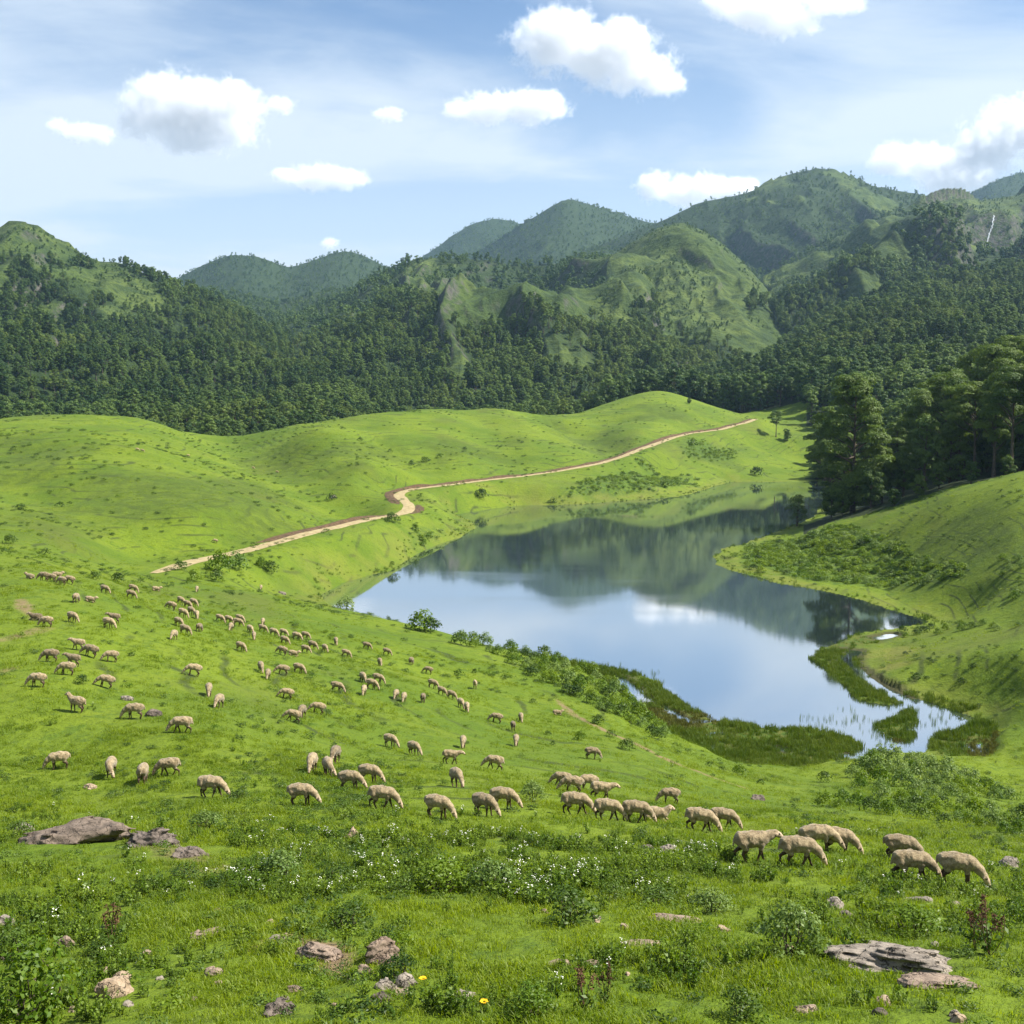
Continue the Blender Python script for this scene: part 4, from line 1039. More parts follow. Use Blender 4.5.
# waterfall on the far cliff: a broken white ribbon following the rock
def waterfall():
    L = []
    for q in np.linspace(0, 1, 24): L.append(ground_hit(np.interp(q, [0, .3, .6, .9, 1], [994, 992, 988, 987, 985]), 216 + 36 * q, 1200))
    L = np.array(L); t = np.linspace(0, len(L) - 1, 60); C = np.stack([np.interp(t, np.arange(len(L)), L[:, i]) for i in range(3)], 1)
    hw = 1.1 * (1 + .55 * fbm(t * 2.2, t * 0, oct=3, seed=44)); C[:, 0] += 2.2 * fbm(t * 1.7, t * 0 + 5, oct=3, seed=45)
    V = []
    for q in (-1, -.4, .4, 1): x = C[:, 0] + hw * q; V.append(np.stack([x, C[:, 1], np.maximum(C[:, 2], H_at(x, C[:, 1])) + 2.0 * (1 - abs(q) * .6)], 1))
    V = np.stack(V, 1); i = (np.arange(59)[:, None] * 4 + np.arange(3)[None]).ravel()
    o = obj('waterfall', mesh_from('waterfall', V.reshape(-1, 3), np.stack([i, i + 1, i + 5, i + 4], 1), [plain_material('white_water', (.36, .39, .41), .6)])); tag(o, 'thin white waterfall down the far cliff', 'waterfall')
waterfall()
# ------------------------------------------------------------------ grass, herbs, reeds: uncountable ground cover
M_grass = leaf_material('grass_blade', (.088, .160, .004), (.220, .296, .010), .52, .5, .3, (.26, .27, .05), .11)
M_herb = leaf_material('herb_leaf', (.060, .125, .006), (.165, .240, .016), .42, .5, .3, None, .2)
M_dark = leaf_material('shrub_leaf', (.022, .052, .006), (.085, .140, .016), .28, .5, .25, None, .2)
M_reed = leaf_material('reed', (.052, .108, .009), (.130, .188, .025), .38, .5, .2, (.14, .12, .03), .1)
M_sedge = leaf_material('brown_sedge', (.070, .078, .012), (.135, .138, .030), .3, .6, .2, None, .1)
M_grey = leaf_material('fern_leaf', (.085, .150, .022), (.190, .260, .065), .35, .55, .3, None, .15)
M_petal = plain_material('white_petal', (.72, .70, .62), .6)
M_drystem = plain_material('dry_stem', (.13, .085, .045), .8)
M_reddish = leaf_material('reddish_seed', (.075, .035, .018), (.15, .075, .040), .1, .8)

def blades(geo, n, rad, h, w, g, lean=.5, mi=0, tipv=.15, segs=2):
    """curved grass blades, each a strip that narrows to a point"""
    az = g.uniform(0, 6.28, n); r = rad * np.sqrt(g.random(n)); base = np.stack([np.cos(az) * r, np.sin(az) * r, np.full(n, -.02 * h)], 1)
    d = unit(np.stack([g.normal(size=n), g.normal(size=n), np.zeros(n)], 1)); hh = h * g.uniform(.45, 1.1, n); ln = lean * g.uniform(.2, 1.2, n)
    side = np.stack([-d[:, 1], d[:, 0], np.zeros(n)], 1) * (w * g.uniform(.6, 1.2, n))[:, None] * .5
    mid = base + d * (hh * ln * .30)[:, None] + np.array([0, 0, 1]) * (hh * .6)[:, None]
    top = base + d * (hh * ln)[:, None] + np.array([0, 0, 1]) * (hh * (1 - .25 * ln))[:, None]
    V = np.stack([base - side, base + side, mid + side * .8, mid - side * .8, top], 1).reshape(-1, 3)
    i = np.arange(n)[:, None] * 5
    tone = np.repeat(np.clip(.5 + .22 * g.normal(size=n), 0, 1), 5); tip = np.tile([0, 0, .3 * tipv, .3 * tipv, tipv], n) * np.repeat(g.random(n) * 2, 5)
    s0 = geo.n
    geo.add(V, i + np.array([[0, 1, 2, 3]]), mi, tone, np.clip(tip, 0, 1))
    geo.F3.append(s0 + i + np.array([[3, 2, 4]])); geo.m3.append(np.full(n, mi))

def tuft(seed, n, rad, h, w, lean=.6, mat=None, tipv=.25):
    q = Geo(); blades(q, n, rad, h, w, np.random.default_rng(seed), lean, 0, tipv); return q.mesh('tuft', [mat or M_grass])
g5 = np.random.default_rng(50)
near_t = [tuft(501 + i, 30, .13, h_, .010, .9) for i, h_ in enumerate((.045, .062, .080, .055, .115))]
def ok_land(x, y, z, wet=False):
    d_ = H_at(x, y, marsh) < .2
    for rx_, ry_, rw_ in ROCKXY: d_ &= (x - rx_) ** 2 + (y - ry_) ** 2 > (rw_ * .40) ** 2
    return d_ & (z > .12) & (H_at(x, y, soil) < .5 + .4 * g5.random(len(x)))
X = []; Y = []; S = []
for n, a, b, s0, s1 in ((30000, 7.5, 24, .75, 1.3), (36000, 24, 52, 1.0, 1.7), (30000, 52, 120, 1.5, 2.6), (34000, 120, 420, 2.2, 4.2)):
    x, y = sample_ground(n, a, b, .56, 1.5, g5); cl_ = fbm(x / (.05 * a + .8), y / (.05 * a + .8), oct=3, seed=61)
    kp = cl_ + .40 * g5.normal(size=n) > .0
    x, y, cl_ = x[kp], y[kp], cl_[kp]
    X.append(x); Y.append(y); S.append(g5.uniform(s0, s1, len(x)) * (1 + .55 * np.clip(cl_, -.6, 1)))
X = np.concatenate(X); Y = np.concatenate(Y); S = np.concatenate(S); Z = H_at(X, Y)
roadd = np.full(len(X), 1e9)
for i in range(len(road3) - 1):
    a, b = road3[i][:2], road3[i + 1][:2]; ab = b - a; t_ = np.clip(((X - a[0]) * ab[0] + (Y - a[1]) * ab[1]) / (ab @ ab), 0, 1)
    roadd = np.minimum(roadd, np.hypot(X - a[0] - t_ * ab[0], Y - a[1] - t_ * ab[1]))
kp = ok_land(X, Y, Z) & (roadd > 1.9) & (H_at(X, Y, forest) < .5); X, Y, S, Z = X[kp], Y[kp], S[kp], Z[kp]
flat = np.where(Y > 120, .55, np.where(Y > 52, .8, 1.0))
scatter('grass', np.stack([X, Y, Z], 1), rots(len(X), g5, .12), np.stack([S, S, S * flat], 1), g5.integers(0, 5, len(X)), near_t, 'short bright green pasture grass')

# low dark herb clumps dotted over the pasture
def herb_clump(seed, n, r, h, leaf, mat, rnd=.5):
    g = np.random.default_rng(seed); q = Geo(); L = []
    for i in range(5):
        a = g.uniform(0, 6.28); d_ = r * .6 * math.sqrt(g.random()); s = r * g.uniform(.35, .6)
        L.append((math.cos(a) * d_, math.sin(a) * d_, h * .35, s, s, h * .6))
    lobe_leaves(q, np.array(L), n / max(.02, np.mean([(l[3] * l[4] * l[5]) ** (2 / 3) for l in L])) / 5, leaf, .55, g, rnd=rnd)
    return q.mesh('herb_clump', [mat])
clumps = [herb_clump(520 + i, 110, .42, .30, .085, M_dark if i < 2 else M_herb) for i in range(4)]
x, y = sample_ground(22000, 10, 620, .56, .85, g5); xa, ya = sample_ground(5200, 8, 48, .56, 1.3, g5); x = np.concatenate([x, xa]); y = np.concatenate([y, ya])
c1 = fbm(x / np.clip(y * .16, 1.5, 16), y / np.clip(y * .16, 1.5, 16), oct=4, seed=71)
ph = H_at(x, y, tf); ph = np.abs(ph + .25 - np.floor(ph + .25) - .5)
c1 = c1 + .55 * sstep(.16, .03, ph) * sstep(60, 130, y) * (fbm(x / 40, y / 40, oct=2, seed=73) > -.1)
kp = c1 + .28 * g5.normal(size=len(x)) > .34; x, y = x[kp], y[kp]; z = H_at(x, y)
hb = H_at(x, y, herb)
kp = ok_land(x, y, z) & (H_at(x, y, forest) < .4); x, y, z = x[kp], y[kp], z[kp]
sc = g5.uniform(.35, 1.0, len(x)) * (.55 + np.clip(y / 110, 0, 2.2))
scatter('herb_patches', np.stack([x, y, z], 1), rots(len(x), g5), np.stack([sc, sc, sc * .8], 1), np.where(g5.random(len(x)) < np.where(y > 130, .92, .6), g5.integers(0, 2, len(x)), g5.integers(2, 4, len(x))), clumps, 'low dark herb patches dotted over the pasture')
# taller herbage of the worked-over zones (hillside scrub the photo shows as one texture)
x, y = sample_ground(60000, 60, 560, .56, 1.4, g5); hv = H_at(x, y, herb); kp = hv + .3 * (g5.random(len(x)) - .5) > .45; x, y = x[kp], y[kp]; z = H_at(x, y); kp = z > .25; x, y, z = x[kp], y[kp], z[kp]
sc = g5.uniform(.9, 2.0, len(x)) * (.5 + np.clip(y / 300, 0, 1))
clumps_g = [herb_clump(540 + i, 90, .45, .36, .13, (M_herb, M_grey, M_herb)[i % 3]) for i in range(6)]
scatter('hillside_herbage', np.stack([x, y, z], 1), rots(len(x), g5), sc, g5.integers(0, 6, len(x)), clumps_g, 'rough grey green herbage on the banks above the lake')

# lush weeds with white flowers in the foreground
def weed(seed, h, flowers):
    g = np.random.default_rng(seed); q = Geo()
    for k_ in range(7):
        a = g.uniform(0, 6.28); b0 = np.array([math.cos(a), math.sin(a), 0]) * .05; tp = np.array([math.cos(a) * h * g.uniform(.1, .55), math.sin(a) * h * g.uniform(.1, .55), h * g.uniform(.6, 1.1)])
        V, F = limb(b0, tp, .006, .003, g, .1, 5); q.add(V, F, 1)
        n = 16; t_ = g.uniform(.15, 1, n)[:, None]; c = b0 + (tp - b0) * t_ + g.normal(size=(n, 3)) * .05 * h
        V, F = leaves(c, g.normal(size=(n, 3)) * .6 + np.array([0, 0, .8]), h * .20 * g.uniform(.6, 1.3, n), .5, g); q.add(V, F, 0, np.repeat(np.clip(.5 + .2 * g.normal(size=n), 0, 1), 4))
        if flowers and g.random() < .16:
            m_ = 3; c = tp + g.normal(size=(m_, 3)) * .018 + np.array([0, 0, .02]); V, F = leaves(c, g.normal(size=(m_, 3)) * .4 + np.array([0, -.3, 1]), .030, .9, g); q.add(V, F, 2)
    return q.mesh('weed', [M_herb, M_stem, M_petal])
weeds = [weed(560 + i, h_, i >= 4) for i, h_ in enumerate((.20, .28, .24, .34, .28, .36))]
zones = [((0, 1024), (815, 905), 1500, .55), ((230, 540), (835, 900), 1300, 1.0), ((520, 740), (840, 905), 1000, 1.0), ((0, 130), (900, 1024), 240, 1.0), ((0, 1024), (895, 1024), 700, .5), ((860, 1024), (880, 940), 220, .9), ((480, 700), (960, 1024), 220, 1.0), ((0, 60), (800, 835), 160, 1.0), ((0, 1024), (600, 815), 260, .5)]
WX_, WS_, WI_ = [], [], []
for (ua, ub), (va, vb), n, dens in zones:
    for u, v in zip(g5.uniform(ua, ub, n), g5.uniform(va, vb, n)):
        p = ground_hit(u, v, 6, 140)
        nn = vnoise(p[0] / 1.3, p[1] / 1.7, seed=77) + .5 * vnoise(p[0] / .5, p[1] / .6, seed=78)
        if nn < .45 - .7 * dens + .0: continue
        WX_.append(p); WS_.append(g5.uniform(.55, 1.15) * (.75 + .35 * nn)); WI_.append(g5.integers(0, 4) if g5.random() < (.95 if v > 905 else .83) else g5.integers(4, 6))
WX_ = np.array(WX_)
kp = (H_at(WX_[:, 0], WX_[:, 1], soil) < .5) & (WX_[:, 2] > .3)
for rx_, ry_, rw_ in ROCKXY: kp &= (WX_[:, 0] - rx_) ** 2 + ((WX_[:, 1] - ry_ + rw_ * .35) * .8) ** 2 > (rw_ * .55 + .08) ** 2
scatter('wildflower_weeds', WX_[kp], rots(kp.sum(), g5, .1), np.array(WS_)[kp], np.array(WI_)[kp], weeds, 'lush green weeds with small white flowers')

# reeds and sedge of the swampy shore
reeds = [tuft(580 + i, 26, .32, (.40, .55, .75)[i % 3], .04, .35, (M_reed, M_reed, M_reed, M_sedge)[i]) for i in range(4)]
x, y = sample_ground(90000, 92, 460, .56, 1.5, g5); xa, ya = sample_ground(120000, 92, 150, .56, 1.5, g5); x = np.concatenate([x, xa]); y = np.concatenate([y, ya]); mk = np.maximum(H_at(x, y, marsh), .62 * (H_at(x, y, shore) > .86) * (y > 120)); z = H_at(x, y)
kp = (mk + .3 * (g5.random(len(x)) - .5) > .4) & (z > -.09) & (fbm(x / 3, y / 3, oct=3, seed=83) + .45 * g5.normal(size=len(x)) > -.10); x, y, z = x[kp], y[kp], z[kp]
brown = fbm(x / 9, y / 9, oct=3, seed=85) + .5 * np.clip((CX + FPX * x / y - 930) / 60, 0, 1) > .42
brown &= (y < 124)
scatter('reeds', np.stack([x, y, np.maximum(z, -.05) - .03], 1), rots(len(x), g5, .08), g5.uniform(.55, 1.25, len(x)), np.where(brown, 3, g5.integers(0, 3, len(x))), reeds, 'reeds and sedge in the swampy shallows')
wr_ = []
for (ua, ub, va, vb, n) in ((818, 935, 708, 746, 170), (800, 860, 716, 735, 40), (650, 665, 668, 684, 16), (590, 640, 660, 676, 24), (930, 972, 706, 730, 60)):
    for u, v in zip(g5.uniform(ua, ub, n), g5.uniform(va, vb, n)):
        xy = WP(u, v)
        if fbm(xy[0] / 2.0, xy[1] / 3.0, oct=2, seed=89) > -.05: wr_.append((xy[0], xy[1], -.05))
wr_ = np.array(wr_)
thin = [tuft(590 + i, 7, .18, .8, .03, .2, M_reed) for i in range(3)]
scatter('water_reeds', wr_, rots(len(wr_), g5, .05), g5.uniform(.5, 1.1, len(wr_)), g5.integers(0, 3, len(wr_)), thin, 'thin reeds standing in open shallow water')
# ------------------------------------------------------------------ bushes, one by one
def bush_mesh(name, seed, w, h, nl, leaf, per, mat, flat=.8, stems=True, aspect=.55):
    g = np.random.default_rng(seed); q = Geo(); L = []
    for i in range(nl):
        el = math.radians(8 + 74 * (i / max(1, nl - 1)) ** 1.1); a = i * 2.4 + g.normal() * .5; s = w * g.uniform(.17, .25)
        r_ = (w * .5 - s * .8) * math.cos(el) * g.uniform(.8, 1.15); zz = s * .35 + (h - s * 1.2) * math.sin(el) * g.uniform(.75, 1.12)
        L.append((math.cos(a) * r_, math.sin(a) * r_, zz, s, s, s * flat))
        if stems:
            V, F = limb((math.cos(a) * .03 * w, math.sin(a) * .03 * w, -.05 * h), (math.cos(a) * r_ * .9, math.sin(a) * r_ * .9, zz), .012 * w + .003, .004, g, .1, 5); q.add(V, F, 1)
    lobe_leaves(q, np.array(L), per, leaf, aspect, g, rnd=.5, jit=.35)
    return q.mesh(name, [mat, M_bark])
def bush(meshes, u, v, wpx, label, group=None, name='bush', hs=1.0, base=1.0, sink=.06, cat='bush', k=None):
    """stand a bush so that its foot is at the pixel and it is wpx pixels wide"""
    p = ground_hit(u, v); zf = to_pix(p)[2]; sc = wpx / FPX * zf / base
    k = (int(u * 7 + v * 3) % len(meshes)) if k is None else k
    o = obj(name, meshes[k]); o.location = (p[0], p[1], p[2] - sink * sc); o.rotation_euler = (0, 0, (u * .37 + v * .73) % 6.28); o.scale = (sc, sc, sc * hs)
    tag(o, label, cat, group); return o
# unit bushes: 1 m wide
B_leafy = [bush_mesh('leafy_bush', 600 + i, 1, .8, 14, .062, 1900, M_grey if i == 1 else M_herb, 1.0) for i in range(3)]
B_dark = [bush_mesh('dark_bush', 610 + i, 1, .7, 12, .06, 1500, M_dark, .9) for i in range(3)]
B_shrub = [bush_mesh('shrub', 620 + i, 1, .72, 13, .095, 800, (M_herb, M_grey, M_dark, M_herb)[i], .95, False) for i in range(4)]
B_dot = [bush_mesh('small_bush', 630 + i, 1, .6, 8, .13, 380, M_dark, .9, False) for i in range(3)]
FG = [ # foreground, near the camera
 (350, 930, 62, B_dark, 'small dark bush above the curved bare earth ridge', .8), (567, 924, 78, B_dark, 'wide dark bush under the white-flowered weeds, left of the flat rock', .8),
 (612, 900, 40, B_dark, 'small bush behind the wide dark bush in the flower patch', .8), (400, 978, 46, B_dark, 'dark bush beside the tilted blocky rock', .9),
 (790, 955, 74, B_leafy, 'broad-leaved bush left of the big flat rock outcrop', 1.0), (738, 1018, 58, B_dark, 'dark bush at the bottom edge below the broad-leaved one', .9),
 (30, 1020, 105, B_leafy, 'big leafy bush in the bottom left corner', 1.0), (10, 960, 60, B_dark, 'dark bush at the left edge above the big leafy one', .9),
 (530, 1020, 62, B_leafy, 'weedy bush at the bottom edge right of the yellow flower', .8), (690, 945, 26, B_leafy, 'small leafy plant between the two flat pinkish stones and the pale pebble', .8),
 (440, 893, 70, B_leafy, 'bright green bush in the weed band under the grazing sheep', .7), (490, 892, 62, B_leafy, 'bright bush next to the one in the weed band, ending it on its right', .75),
 (280, 880, 60, B_leafy, 'leafy bush left end of the weed band above the bare ridge', .7), (335, 882, 44, B_dark, 'dark bush inside the weed band near its left end', .7),
 (405, 893, 46, B_dark, 'dark bush in the middle of the weed band', .7), (655, 905, 60, B_dark, 'dark bush just behind the long flat pink stone', .6), (712, 912, 48, B_leafy, 'leafy bush right of the long flat pink stone', .7),
 (915, 935, 70, B_leafy, 'bright weedy bush behind the big flat rock outcrop', .6), (860, 895, 26, B_leafy, 'little plant in the grass below the walking sheep pair', .6),
 (100, 955, 50, B_dark, 'dark bush among the stones left of the pale slab', .6), (20, 838, 40, B_dark, 'dark bush beside the rounded grey stone at the left edge', .8),
 (185, 880, 46, B_dark, 'dark bush under the dark end of the long rock outcrop', .6), (215, 890, 34, B_dark, 'low bush right of the dark end of the long rock outcrop', .6),
 (532, 802, 30, B_leafy, 'leafy bush on the slope between the two groups of grazing sheep', 1.0), (1000, 845, 18, B_leafy, 'rounded bush just below the thicket edge, left of a grey stone', .8),
 (970, 845, 0, None, '', 0), (205, 830, 40, B_leafy, 'leafy weeds bush right of the long rock outcrop', .7), (240, 800, 24, B_dark, 'small bush behind the sheep grazing left of the row', .8)]
for u, v, w, ms, lb, hs in FG:
    if w: bush(ms, u, v, w, lb, None, 'bush', hs)
SL = [ # on the pasture slope and around the lake foot
 (82, 684, 14, 'dark bush in front of the cluster of six sheep'), (95, 580, 13, 'tall dark bush above the sheep slope at the left'), (118, 582, 14, 'grey dark bush beside the tall one above the sheep slope'), (141, 583, 10, 'small dark bush third in line above the sheep slope'),
 (46, 554, 11, 'round bush on the lower flank of the left hill'), (177, 562, 7, 'round bush beside the lower end of the dirt road'), (181, 570, 14, 'dark bush at the lower end of the dirt road'), (220, 572, 30, 'long low bush below the road where it starts'), (237, 570, 26, 'bush in the thicket below the road, widest one'), (262, 567, 14, 'bush at the right end of the thicket below the road'), (270, 573, 18, 'dark low bush under the right end of the thicket below the road'), (216, 582, 16, 'dark bush at the near side of the thicket below the road'), (195, 582, 18, 'low bush left in the thicket below the road'),
 (346, 609, 20, 'bush on the crest of the sheep slope where the lake begins'), (388, 619, 9, 'small bush on the crest between lake end and large shrub'), (421, 631, 30, 'large light shrub on the crest of the sheep slope by the water'), (430, 632, 22, 'shrub beside the large light one on the crest by the water'), (460, 645, 20, 'flat dark shrub farther right along the crest by the water'),
 (459, 676, 12, 'leafy bush on the slope below the crest, near two lone sheep'), (475, 673, 8, 'small bush right of the leafy bush near two lone sheep'), (505, 679, 9, 'bush on the slope halfway to the shrub belt'), (533, 703, 9, 'bush left of the single sheep on the slope track'), (548, 735, 8, 'upper one of two bushes under the single sheep on the track'), (553, 745, 8, 'lower one of two bushes under the single sheep on the track'), (580, 740, 14, 'bush below the worn track on the slope'),
 (627, 750, 17, 'round dark bush between the worn track and the shrub belt'), (611, 737, 12, 'bush left of the round dark one above the worn track'), (598, 724, 14, 'bush at the lower end of the shrub belt'), (710, 766, 9, 'small dark bush on the green between track and swamp'), (722, 771, 9, 'second small dark bush on the green between track and swamp'), (761, 784, 10, 'bush at the swamp edge right of the two small ones'), (740, 776, 18, 'low bush at the swamp edge near the stony end of the track'), (824, 782, 16, 'round dark bush at the inlet mouth'), (747, 819, 10, 'small dark bush above the pair of walking sheep'), (854, 822, 10, 'small bush on the green below the thicket'), (793, 808, 9, 'small bush at the end of the worn track'),
 (553, 503, 10, 'dark overhanging bush at the foot of the road slope on the far shore'), (481, 498, 14, 'low dark bush on the far shore below the road'), (392, 522, 14, 'dark bush at the bend of the road'), (415, 531, 12, 'dark bush below the bend of the road'), (420, 498, 8, 'dark bush inside the bend of the road'),
 (692, 446, 12, 'dark bush under the far stretch of the road'), (665, 488, 12, 'dark bush at the far shore left of the flat meadow'), (757, 476, 14, 'dark bush on the flat bright meadow at the lake head'), (331, 500, 12, 'dark bush with a pale stone on the left hill'),
 (14, 450, 8, 'dark bush high on the left hill near the border'), (50, 451, 5, 'tiny bush high on the left hill'), (71, 460, 7, 'dark bush in the row of bushes on the left hill'), (59, 460, 5, 'tiny bush beside the row of bushes on the left hill'), (160, 470, 7, 'dark bush in the loose cluster on the middle of the left hill'), (138, 481, 6, 'left bush of the loose cluster on the middle of the left hill'), (155, 489, 5, 'lowest bush of the loose cluster on the middle of the left hill'), (20, 510, 12, 'flat bush on the left hill flank'), (60, 507, 10, 'flat dark bush right of the one on the left hill flank'), (10, 544, 14, 'dark bush low at the left border'), (360, 441, 7, 'bush in the hollow of the middle hill'), (425, 462, 10, 'dark bush on the face of the middle hill'), (412, 465, 9, 'dark bush left of another on the face of the middle hill'), (440, 458, 9, 'highest dark bush on the face of the middle hill'), (465, 450, 6, 'small bush on the right of the middle hill face'), (390, 452, 6, 'small bush on the left of the middle hill face')]
for u, v, w, lb in SL: bush(B_dot if w < 13 else B_shrub, u, v, w * 1.1, lb, None, 'bush', 1.0, k=None if w < 13 else 2 if 'dark' in lb else None)
# thickets whose crowns one can tell apart
g6 = np.random.default_rng(66)
def thicket(poly, n, w0, w1, label, group, ms=B_shrub, cat='shrub', hs=(.75, 1.1), rows=None):
    poly = np.array(poly, float); lo, hi = poly.min(0), poly.max(0); c = 0; tries = 0; pts = []
    while c < n and tries < n * 60:
        tries += 1; u, v = g6.uniform(lo, hi)
        if poly_sd(np.array([u]), np.array([v]), poly)[0] > 0: continue
        w = g6.uniform(w0, w1)
        if any((u - a) ** 2 + ((v - b) * 2.0) ** 2 < (.55 * max(w, ww)) ** 2 for a, b, ww in pts): continue
        pts.append((u, v, w)); c += 1
    for u, v, w in sorted(pts, key=lambda q: q[1]):
        bush(ms, u, v, w, label, group, 'shrub', g6.uniform(*hs), cat=cat)
thicket([(455, 640), (500, 645), (560, 660), (610, 682), (640, 706), (668, 738), (655, 740), (620, 722), (585, 702), (540, 680), (500, 660)], 70, 13, 22, 'rounded light green shrub in the belt along the shoulder above the swamp', 'shrubs of the belt above the swamp')
thicket([(850, 775), (880, 757), (930, 762), (990, 785), (1015, 800), (960, 800), (900, 792), (860, 790)], 58, 17, 29, 'pale grey green shrub in the big thicket by the stream', 'shrubs of the streamside thicket', [B_shrub[1], B_shrub[0], B_shrub[1]])
thicket([(818, 802), (900, 800), (960, 806), (1024, 818), (1024, 836), (960, 826), (880, 814), (818, 810)], 38, 16, 26, 'bright green shrub in the lower row before the streamside thicket', 'shrubs of the lower row by the stream')
thicket([(740, 566), (760, 548), (820, 532), (860, 540), (900, 548), (965, 566), (960, 580), (900, 588), (830, 582), (770, 575)], 100, 9, 16, 'rounded shrub in the scrub on the knoll across the lake', 'shrubs on the knoll across the lake', hs=(.6, .85))
thicket([(900, 632), (960, 624), (1024, 620), (1024, 628), (960, 634), (905, 640)], 16, 7, 13, 'small shrub in the hedge along the top of the right bank', 'shrubs along the right bank top')
thicket([(990, 560), (1024, 545), (1024, 600), (1000, 600)], 10, 8, 13, 'dark shrub at the right border of the knoll across the lake', 'shrubs at the knoll border')
for i, (u, v, w) in enumerate([(962, 683, 12), (1001, 660, 8), (957, 660, 7), (934, 655, 6), (974, 667, 9), (989, 646, 5), (1002, 684, 6), (1012, 660, 5), (944, 640, 7), (905, 655, 8), (917, 679, 14), (930, 661, 8), (915, 642, 7)]):
    bush(B_dot, u, v, w, ['widest dark bush on the low bank right of the stream, at its foot', 'round dark bush on the low right bank near the border', 'small bush above the middle of the low right bank', 'tiny bush left of the middle of the low right bank', 'bush below the middle of the low right bank', 'tiny bush high on the low right bank', 'tiny bush low on the low right bank by the track', 'tiny bush at the border on the low right bank', 'small bush under the hedge on the low right bank', 'bush at the left tip of the low right bank', 'dark bush beside the channel bend under the low right bank', 'bush in the left half of the low right bank', 'bush under the left end of the hedge'][i], None, 'bush')
# dock plants with rusty seed heads
def dock(seed, h):
    g = np.random.default_rng(seed); q = Geo()
    for k_ in range(5):
        a = g.uniform(0, 6.28); tp = np.array([math.cos(a) * h * .18, math.sin(a) * h * .18, h * g.uniform(.7, 1.05)])
        V, F = limb((0, 0, -.03), tp, .008, .005, g, .06, 6); q.add(V, F, 1)
        n = 40; c = tp * g.uniform(.62, 1.0, n)[:, None] + g.normal(size=(n, 3)) * .022; V, F = leaves(c, g.normal(size=(n, 3)), .045, .6, g); q.add(V, F, 2, np.repeat(g.random(n), 4))
        n = 12; c = tp * g.uniform(.08, .5, n)[:, None] + g.normal(size=(n, 3)) * .09; V, F = leaves(c, g.normal(size=(n, 3)) + np.array([0, 0, .6]), .12, .45, g); q.add(V, F, 0, np.repeat(g.random(n), 4))
    return q.mesh('dock_plant', [M_dark, M_drystem, M_reddish])
D_ = [dock(690, .9), dock(691, .75)]
for u, v, h_, lb, k_ in [(990, 955, 62, 'rusty dock plant right of the big flat rock outcrop', 0), (975, 950, 44, 'shorter rusty dock plant leaning on the big flat rock outcrop', 1), (112, 948, 44, 'thin dry weed stalk above the stones at the lower left', 1), (585, 1012, 48, 'dry brown weed stalks at the bottom edge, left one', 1), (604, 1004, 40, 'dry brown weed stalks at the bottom edge, right one', 0), (745, 862, 18, 'small dark weed stalk in front of the leftmost walking sheep', 1)]:
    p = ground_hit(u, v); o = obj('dock_plant', D_[k_]); sc = h_ / FPX * to_pix(p)[2] / (.9 if k_ == 0 else .75); o.location = p; o.scale = (sc,) * 3; o.rotation_euler = (0, 0, u); tag(o, lb, 'plant')
